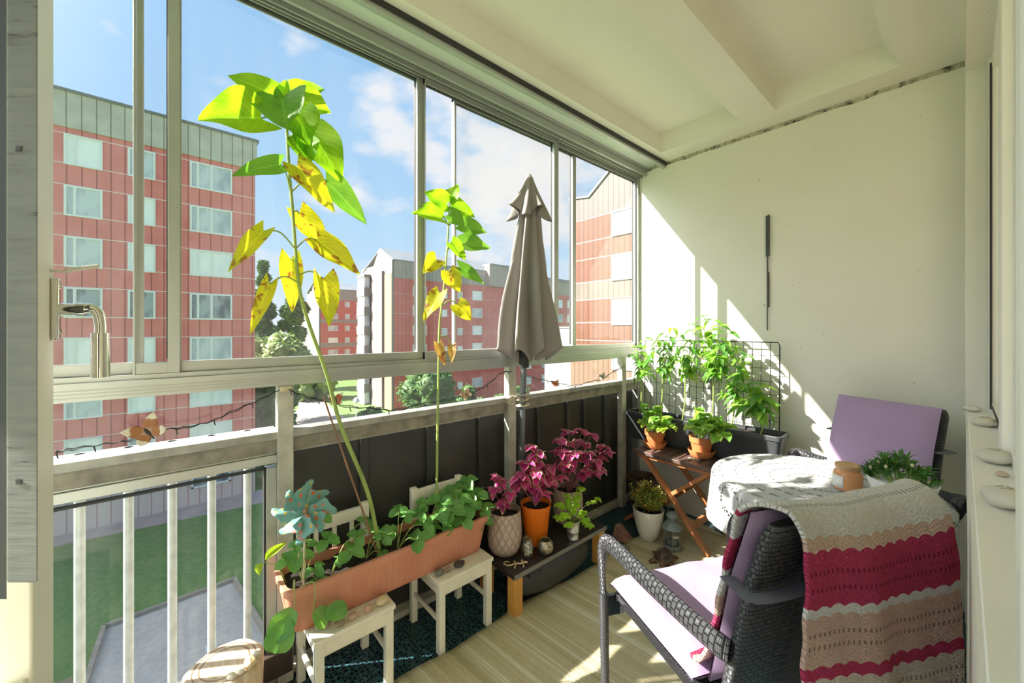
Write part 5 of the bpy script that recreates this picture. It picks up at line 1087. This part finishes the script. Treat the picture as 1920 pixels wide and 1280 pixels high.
G().lathe([(.040, 0), (.046, .003), (.048, .010), (.048, .062), (.045, .072), (.037, .078), (.037, .086), (.0, .086)], cj, 40).build('jar', M_pch, ct_); G().lathe([(.0, .084), (.040, .084), (.042, .090), (.042, .100), (.039, .103), (0, .103)], cj, 36).build('cork_lid', simple('cork', (.52, .33, .17), .85, 0, .25, 60, .5, 120), ct_)
def fn(u, v): a = math.radians(lerp(175, 262, u)); return (cj.x + .0487 * math.cos(a), cj.y + .0487 * math.sin(a), cj.z + lerp(.012, .060, v))
g_ = G().grid(fn, 14, 2); g_.build('paper_label', simple('white_paper', (.78, .77, .74), .8), ct_, smooth=180, solid=.0006)
pc_ = PY(1690, 900, 1.93); pc_ = Vector((pc_.x, 1.93, TZ + .004)); lpot('plant_pot', 'white ceramic pot behind the folded top of the blanket on the round table', tuple(pc_), [(.050, 0), (.055, .003), (.075, .06), (.092, .118), (.094, .124), (.090, .126), (.084, .116)], simple('glossy_white', (.82, .82, .80), .2), .108, .086)
M_suc = leafmat('narrow_leaf', (.05, .17, .03), (.11, .28, .06), None, .25, .35)
t_ = thing('potted_plant', 'spiky narrow-leaved green plant in the white pot on the table', 'plant', (pc_.x, pc_.y, TZ + .112)); g = G(); s = G(); fl = G()
for i in range(44):
    a = R.uniform(0, 6.28); k = math.sqrt(R.random()); tip = Vector((pc_.x + math.cos(a) * .095 * k, pc_.y + math.sin(a) * .095 * k, TZ + .125 + .075 * (1 - k * k) + R.uniform(0, .02))); tip.x = min(tip.x, 1.60); b = Vector((pc_.x + math.cos(a) * .05 * k, pc_.y + math.sin(a) * .05 * k, TZ + .105)); s.tube([b, tip], [.002, .0015], 5)
    for j in range(13):
        b2 = R.uniform(0, 6.28); d = Vector((math.cos(b2), math.sin(b2), R.uniform(.1, 1.1))) + (tip - b).normalized() * .6; p = b.lerp(tip, R.uniform(.55, 1)); g.leaf(p, d, (0, 0, 1), R.uniform(.024, .038), .008, R.uniform(0, .3), .3, 'lance', 2, 5)
    if i % 7 == 0: fl.blob(tip + Vector((0, 0, .004)), (.005, .005, .007), 8, .2)
g.build('foliage', M_suc, t_, smooth=180); s.build('stems', M_stem, t_); fl.build('buds', simple('cream_bud', (.7, .6, .4), .6), t_)

# ================================================================ woven armchairs
def weave(name, sx=26, sy=60, base=(.010, .010, .012), hi=(.11, .113, .125)):
    t = T(name); uv = t.coord('UV'); b = t.n('ShaderNodeTexBrick'); t.l(t.mapping(uv, (sx, sy, 1)), b.inputs['Vector']); b.offset = .5
    b.inputs['Color1'].default_value = (1, 1, 1, 1); b.inputs['Color2'].default_value = (.75, .75, .75, 1); b.inputs['Mortar'].default_value = (0, 0, 0, 1); b.inputs['Scale'].default_value = 1; b.inputs['Mortar Size'].default_value = .14; b.inputs['Mortar Smooth'].default_value = .8; b.inputs['Brick Width'].default_value = 1.0; b.inputs['Row Height'].default_value = 1.0
    s = t.sep(uv); st_ = t.math('ABSOLUTE', t.math('SINE', t.math('MULTIPLY', s[1], sy * PI * 4)))
    h = t.math('ADD', b.outputs['Color'], t.math('MULTIPLY', st_, .25)); col = t.mix(b.outputs['Color'], base, hi)
    return t.done(t.bsdf(t.mix(t.math('MULTIPLY', t.noise(t.coord(), 30, 3), .5), col, base), .32, 0, h, .9, .005, .6))
M_wv = weave('woven_rattan_back', 32, 44); M_wa = weave('woven_rattan_arm', 9, 75, hi=(.095, .098, .108)); M_wl = simple('dark_wound_leg', (.085, .085, .095), .35, 0, .2, 8, .1, 60)
def legmat():
    t = T('wound_leg'); s = t.sep(t.coord('UV')); st_ = t.math('ABSOLUTE', t.math('SINE', t.math('MULTIPLY', s[1], 520.0))); return t.done(t.bsdf(t.mix(st_, (.018, .018, .022), (.065, .066, .075)), .35, 0, st_, .6, .003))
M_wl = legmat()
def cushmat():
    t = T('lilac_fabric'); c = t.coord(); n = t.noise(c, 420, 2); return t.done(t.bsdf(t.ramp(n, [(.3, (.31, .215, .35)), (.7, (.39, .28, .43))]), .9, 0, n, .3, .002))
M_lil = cushmat(); M_strap = simple('grey_elastic', (.13, .13, .16), .7)
def backline(z, sgn=1): return .160 + .120 * max(0, (z - .40)) / .55 + .02 * max(0, (z - .75)) / .2
def armchair(label, label_c, loc, rz, s=1.0, bw=.235, aw=.276, fy=-.275):
    t_ = thing('armchair', label, 'chair', (0, 0, 0), 'dark woven garden armchairs')
    g = G()
    def sl(u, v, top):
        x = (u - .5) * .47; y = lerp(-.235, .170, v); z = (.405 if top else .380) + (-.03 * (1 - v / .12) ** 2 if v < .12 else 0) - .012 * math.sin(PI * u) * math.sin(PI * v); return (x, y, z)
    g.grid(lambda u, v: sl(u, v, True), 12, 14); g.grid(lambda u, v: sl(u, v, False), 12, 14, flip=True)
    g.grid(lambda u, v: (lambda a, b: tuple(lerp(a[i], b[i], v) for i in range(3)))(sl(u, 0, False), sl(u, 0, True)), 12, 2)
    for uu in (0, 1): g.grid(lambda u, v: (lambda a, b: tuple(lerp(a[i], b[i], v) for i in range(3)))(sl(uu, u, False), sl(uu, u, True)), 14, 2, flip=bool(uu))
    g.build('seat', M_wv, t_)
    # backrest: rounded slab
    g = G()
    def bk(u, v):
        a = u * 2 * PI; z = lerp(.40, .895, v); ca, sa = math.cos(a), math.sin(a); n_ = 5.; hw = bw * (1 - .03 * v) * (1 if v < .93 else math.sqrt(max(0, 1 - ((v - .93) / .07) ** 2 * .12))); th = .019
        x = (abs(ca) ** (2 / n_)) * (1 if ca > 0 else -1) * hw; y = (abs(sa) ** (2 / n_)) * (1 if sa > 0 else -1) * th * (1 if v < .97 else .7)
        return (x, backline(z) + .02 + y - .03 * (1 - (x / bw) ** 2) * .3, z)
    g.grid(bk, 64, 30, cu=True); n = 64; g.f.append(tuple(range(30 * n, 31 * n))); g.uv.append([(i / n, 1) for i in range(n)]); g.build('backrest', M_wv, t_, smooth=50)
    for sg in (-1, 1):
        P = bez([(sg * (aw - .004), fy, .36), (sg * (aw - .002), fy - .008, .47), (sg * aw, fy, .545), (sg * (aw + .002), fy + .035, .587), (sg * (aw + .004), lerp(fy, .21, .22), .598), (sg * (aw + .004), lerp(fy, .21, .5), .598), (sg * lerp(aw, bw, .3), lerp(fy, .21, .75), .588), (sg * lerp(aw, bw, .7), .19, .580), (sg * bw, .215, .577)], 7)
        rr_ = [.016 + .012 * min(1, max(0, (i - 6) / 12)) for i in range(len(P))]; G().tube(P, rr_, 14, flat=.62, up=(1, 0, 0)).build('arm', M_wa, t_)
        G().tube([(sg * (aw - .006), fy + .01, 0), (sg * (aw - .005), fy + .004, .2), (sg * (aw - .004), fy, .40)], [.0135, .0145, .016], 12).build('leg', M_wl, t_)
        G().tube(bez([(sg * .225, .165, .42), (sg * .235, .185, .2), (sg * .24, .235, 0)], 5), [.014] * 11, 12).build('leg', M_wl, t_)
    G().box((-aw + .012, fy - .004, .325), (aw - .012, fy + .010, .392)).build('front_apron', M_wv, t_)
    for sg in (-1, 1): G().tube([(sg * .225, fy, .385), (sg * .225, .165, .385)], .008, 8).build('side_rail', M_wl, t_)
    G().tube([(-.235, fy + .012, .385), (.235, fy + .012, .385)], .012, 8).build('front_rail', M_wl, t_)
    t_.location = loc; t_.rotation_euler = (0, 0, rz); t_.scale = (s, s, s)
    # cushion
    c_ = thing('chair_cushion', label_c, 'cushion', (0, 0, 0), 'lilac high-back chair cushions')
    def pad(name, fnc, nu, nv, hw, ln, th):
        g = G(); m = .06
        def pr(u, v, sgn):
            e = min(u, 1 - u) * hw * 2 / .035; f = min(v, 1 - v) * ln / .035; k = min(1, max(0, e)) ** .5 * min(1, max(0, f)) ** .5; wr_ = .006 * noise.noise(Vector((u * 5, v * 6, hw))) ; return fnc((u - .5) * 2 * hw, v, sgn * (th / 2 * k + .002) + wr_ * k)
        g.grid(lambda u, v: pr(u, v, 1), nu, nv); g.grid(lambda u, v: pr(u, v, -1), nu, nv, flip=True); o = g.build(name, M_lil, c_, smooth=180); return o
    def fs(x, v, o): y = lerp(-.275, .120, v); return (x, y, .440 + o - (.02 * (1 - v / .08) ** 2 if v < .08 else 0))
    def fb(x, v, o): z = lerp(.45, .905, v); return (x, backline(z) - .026 - o, z)
    pad('seat_pad', fs, 26, 26, min(.256, bw + .022), .46, .050); pad('back_pad', fb, 26, 26, bw - .008, .5, .034)
    g = G(); z = .74
    pts = [(-bw, backline(z) - .028, z), (-bw - .010, backline(z) + .02, z), (-bw + .01, backline(z) + .052, z), (0, backline(z) + .052, z), (bw - .01, backline(z) + .052, z), (bw + .010, backline(z) + .02, z), (bw, backline(z) - .028, z)]
    G().tube(bez(pts, 5), .017, 6, flat=.08, up=(0, 0, 1)).build('strap', M_strap, c_); c_.location = loc; c_.rotation_euler = (0, 0, rz); c_.scale = (s, s, s)
    return t_, c_
AC = (1.216, 1.240, .010); AR = math.radians(-114.9)
armchair('dark woven armchair in the foreground with the crocheted blanket over its back', 'lilac cushion tied to the foreground armchair', AC, AR)
AC2 = (1.335, 2.315, .0); AR2 = math.radians(-13)
armchair('dark woven armchair in the corner behind the round table', 'lilac cushion standing on the corner armchair', (1.308, 2.249, .0), math.radians(-23), 1.075, .19, .29, .07)

# ================================================================ crocheted blanket
PROF = [(.09, .472), (.125, .49), (.163, .60), (.198, .76), (.224, .865), (.244, .910), (.278, .926), (.318, .912), (.342, .85), (.346, .76), (.344, .63), (.354, .49), (.37, .40)]
PP = bez([(0, a, b) for a, b in PROF], 10); AL = [0]
for i in range(1, len(PP)): AL.append(AL[-1] + (PP[i] - PP[i - 1]).length)
TOT = AL[-1]
def along(s):
    for i in range(1, len(PP)):
        if AL[i] >= s: return PP[i - 1].lerp(PP[i], (s - AL[i - 1]) / max(1e-6, AL[i] - AL[i - 1]))
    return PP[-1]
RID = AL[60]   # crest
def blanketmat():
    t = T('crochet_wool'); uv = t.coord('UV'); s = t.sep(uv); c = t.coord()
    wob = t.math('MULTIPLY', t.math('ABSOLUTE', t.math('SINE', t.math('MULTIPLY', s[0], 75.0))), .007); v = t.math('ADD', t.math('SUBTRACT', s[1], RID), wob)   # metres below the crest
    W_, PK, RS, BL, CR = (.90, .90, .88), (.82, .60, .50), (.60, .065, .16), (.80, .56, .47), (.83, .75, .65)
    pts = [(-.62, RS), (-.50, BL), (-.42, RS), (-.33, BL), (-.27, W_), (-.20, RS), (-.12, W_), (-.06, RS), (-.045, W_), (.085, PK), (.108, RS), (.225, W_), (.243, BL), (.350, RS), (.372, CR), (.480, PK), (.500, RS)]
    mr_ = t.n('ShaderNodeMapRange'); t.l(v, mr_.inputs[0]); mr_.inputs['From Min'].default_value = -.8; mr_.inputs['From Max'].default_value = .8
    col = t.ramp(mr_.outputs[0], [((p + .8) / 1.6, c_) for p, c_ in pts], 'CONSTANT')
    row = t.math('SINE', t.math('MULTIPLY', v, 2 * PI / .0085)); st_ = t.math('SINE', t.math('MULTIPLY', t.math('ADD', s[0], t.math('MULTIPLY', v, .5)), 2 * PI / .0075)); h = t.math('ADD', t.math('MULTIPLY', row, .5), t.math('MULTIPLY', t.math('MULTIPLY', row, st_), .5))
    # open eyelet rows
    e = 0
    for z0 in (.02, .150, .185, .278, .305, .405, .432): 
        k = t.math('LESS_THAN', t.math('ABSOLUTE', t.math('SUBTRACT', t.math('SUBTRACT', s[1], RID), z0)), .0045); e = t.math('MAXIMUM', k, e)
    ey = t.math('MULTIPLY', e, t.ramp(t.math('SINE', t.math('MULTIPLY', s[0], 2 * PI / .0135)), [(.35, 0.), (.7, 1.)]))
    fz = t.noise(c, 220, 4, .8); col = t.mix(.35, col, t.mix(1.0, col, t.ramp(fz, [(.3, (.55, .5, .5)), (.7, (1.35, 1.3, 1.25))]), 'MULTIPLY'))
    col = t.mix(t.math('MULTIPLY', ey, .72), col, t.mix(1.0, col, (.25, .2, .2), 'MULTIPLY'))
    return t.done(t.bsdf(col, 1.0, 0, t.math('SUBTRACT', t.math('ADD', h, t.math('MULTIPLY', fz, 1.2)), t.math('MULTIPLY', ey, 3.0)), .9, .006, spec=.1))
xl_, xr_ = -.250, .235
g_ = G()
def fn(u, v):
    s = v * TOT; p = along(s); x = lerp(xl_, xr_, u); dn = max(0, s - RID) / (TOT - RID); up_ = max(0, RID - s) / RID
    x = x - .030 * dn * (1 - u) - (.055 * u * min(1, max(0, (s - RID + .03) / .06))) + .003 * math.sin(s * 60); w_ = .010 * math.sin(u * 10 + 1 + dn) * dn + .005 * math.sin(u * 22 + s * 9) * dn
    z = p.z - .014 * math.sin(PI * u) * (1 - dn) * (1 - up_) - .02 * math.sin(u * 5 + .5) * dn
    y = p.y + w_ + .004 * math.sin(u * 13) * (1 - dn); wx = AC[0] + x * math.cos(AR) - y * math.sin(AR)
    if wx > 1.650: y -= (wx - 1.650) / -math.sin(AR)
    return (x, y, z)
g_.grid(fn, 80, 110); g_.uv = [[(u_ * (xr_ - xl_), v_ * TOT) for u_, v_ in f] for f in g_.uv]
bl = g_.build('crochet_blanket', blanketmat(), None, smooth=180, solid=.009); bl.location = AC; bl.rotation_euler = (0, 0, AR)
tag(bl, 'crocheted raspberry, pink and cream striped blanket hanging over the foreground armchair', 'blanket')

# ================================================================ ledge stones
M_eng = simple('engraving_grey', (.34, .30, .26), .8)
for i, (px, py, w_, d_, h_, col, lab) in enumerate(((1839, 797, .034, .045, .016, (.60, .58, .50), 'flat pale engraved stone farthest along the window ledge'), (1862, 866, .036, .042, .018, (.60, .58, .50), 'flat pale engraved stone in the middle of the window ledge'), (1879, 892, .012, .013, .006, (.56, .43, .34), 'tiny pinkish pebble between two large stones on the ledge'), (1882, 950, .034, .036, .020, (.60, .58, .50), 'largest pale engraved stone, nearest on the window ledge'), (1822, 772, .030, .03, .012, (.66, .64, .58), 'small pale stone in the far corner of the window ledge'))):
    p = PZ(px, py, .963); xx = max(XW + .008 + w_, min(p.x, XW + .118 - w_)) if w_ > .03 else p.x
    yy = p.y if i < 4 else 2.52
    so_ = stone('ledge_stone', lab, (xx, yy, .962), (w_ * .92, d_ * .92, h_), col, 60 + i, 'stones on the window ledge', amp=.10, var=.08)
    if 'engraved' in lab:
        zt = .962 + h_ * 1.93; e_ = G()
        for (a0, b0, a1, b1) in ((-.5, -.1, -.1, .25), (-.1, .25, .1, -.2), (.1, -.2, .5, .15), (-.3, -.3, .35, -.28), (.2, .3, .45, -.05)): e_.tube([(xx + a0 * w_ * .6, yy + b0 * d_, zt), (xx + a1 * w_ * .6, yy + b1 * d_, zt)], .0011, 5)
        e_.build('engraving', M_eng, so_)


# ================================================================ light string with butterflies
M_wire = simple('black_wire', (.02, .02, .02), .5)
ls_ = thing('light_string', 'black twisted fairy-light cable slung between the railing posts', 'string lights', (.02, .5, .98))
segs = [[(101, 848), (135, 840), (200, 832), (250, 822), (305, 806), (345, 800), (395, 790), (440, 768), (490, 748), (525, 730)], [(540, 730), (575, 742), (610, 752), (650, 760), (700, 766), (745, 767), (790, 757), (840, 748), (880, 738), (910, 722), (940, 700), (960, 696)], [(978, 700), (1005, 708), (1040, 716), (1075, 722), (1105, 716), (1130, 708), (1150, 697), (1172, 686)]]
bl_ = 0
for sg in segs:
    for off in (0, 1):
        pts = [PX(x, y + (3 if off and 0 < i < len(sg) - 1 else 0) * (1 if i % 2 else -.3), .022 + .004 * off) for i, (x, y) in enumerate(sg)]; P = bez(pts, 8)
        G().tube([p + Vector((0, .0015 * math.cos(i), .0022 * math.sin(i * 1.3))) for i, p in enumerate(P)], .0016, 6).build('cable', M_wire, ls_)
    for i in range(1, len(P) - 3, 12):
        p = P[i]; G().cyl(p, p + Vector((.002, .004, -.018)), .0022, .0016, 8).build('bulb', M_wire, ls_)
def bflymat(hc):
    t = T('butterfly_wing'); uv = t.sep(t.coord('UV')); r = t.math('SUBTRACT', uv[1], 0.0); n = t.noise(t.coord(), 70, 3)
    col = t.ramp(t.math('ADD', r, t.math('MULTIPLY', t.math('SUBTRACT', n, .5), .3)), [(.12, (.5, .4, .3)), (.25, hc), (.62, hc), (.68, (.72, .66, .56)), (.95, (.66, .58, .46))]); return t.done(t.bsdf(col, .7))
def butterfly(label, c, s, ang, hc):
    t_ = thing('butterfly_ornament', label, 'ornament', tuple(c), 'butterflies clipped to the light string'); toc = (Vector((CX, CY, CZ)) - Vector(c)).normalized(); e1 = toc.cross(Vector((0, 0, 1))).normalized(); e2 = e1.cross(toc); m = bflymat(hc)
    A = -e1 * math.cos(ang) + e2 * math.sin(ang); B = e1 * math.sin(ang) + e2 * math.cos(ang)
    for sg in (-1, 1):
        for (fa, ln, wd) in ((.75, .036, .026), (-.55, .030, .024)):
            d = A * sg * math.cos(fa) + B * math.sin(fa); g = G(); g.leaf(Vector(c) + toc * .006, d + toc * .25, toc, ln * s * (1.2 if fa > 0 else 1), wd * s * .9, -.1, .05, 'lance' if fa > 0 else 'round', 5, 6); g.build('wing', m, t_, smooth=180, solid=.0006)
    G().tube([Vector(c) + toc * .007 + B * .012 * s, Vector(c) + toc * .008, Vector(c) + toc * .007 - B * .018 * s], [.0022 * s, .0034 * s, .0012 * s], 8).build('body', M_wire, t_)
    for sg in (-1, 1): G().tube([Vector(c) + toc * .007 + B * .012 * s, Vector(c) + toc * .009 + B * .030 * s + A * sg * .010 * s], [.0005, .0004], 5).build('antenna', M_wire, t_)
br = (.36, .15, .06)
butterfly('cream and brown butterfly in front of the nearest red block, largest of them', PX(277, 810, .03), 1.5, .6, br)
butterfly('rust-brown butterfly right of the left post beside the tall sunflower stem', PX(630, 750, .03), .95, 0.1, (.40, .10, .04))
butterfly('pale butterfly between the short sunflower and the parasol pole', PX(875, 740, .03), .95, .7, (.50, .28, .18))
butterfly('small orange-brown butterfly just right of the parasol pole', PX(1042, 720, .03), .85, .3, (.50, .18, .08))
butterfly('greyish butterfly nearest the corner post', PX(1130, 706, .03), .85, .5, (.40, .34, .28))
tag(G().box((.014, .300, 1.075), (.024, .340, 1.095)).build('putty_blob', M_rope, bevel=.006, loc=(.018, .32, 1.08)), 'dab of yellowish tape holding the cable at the top of the left post', 'tape')
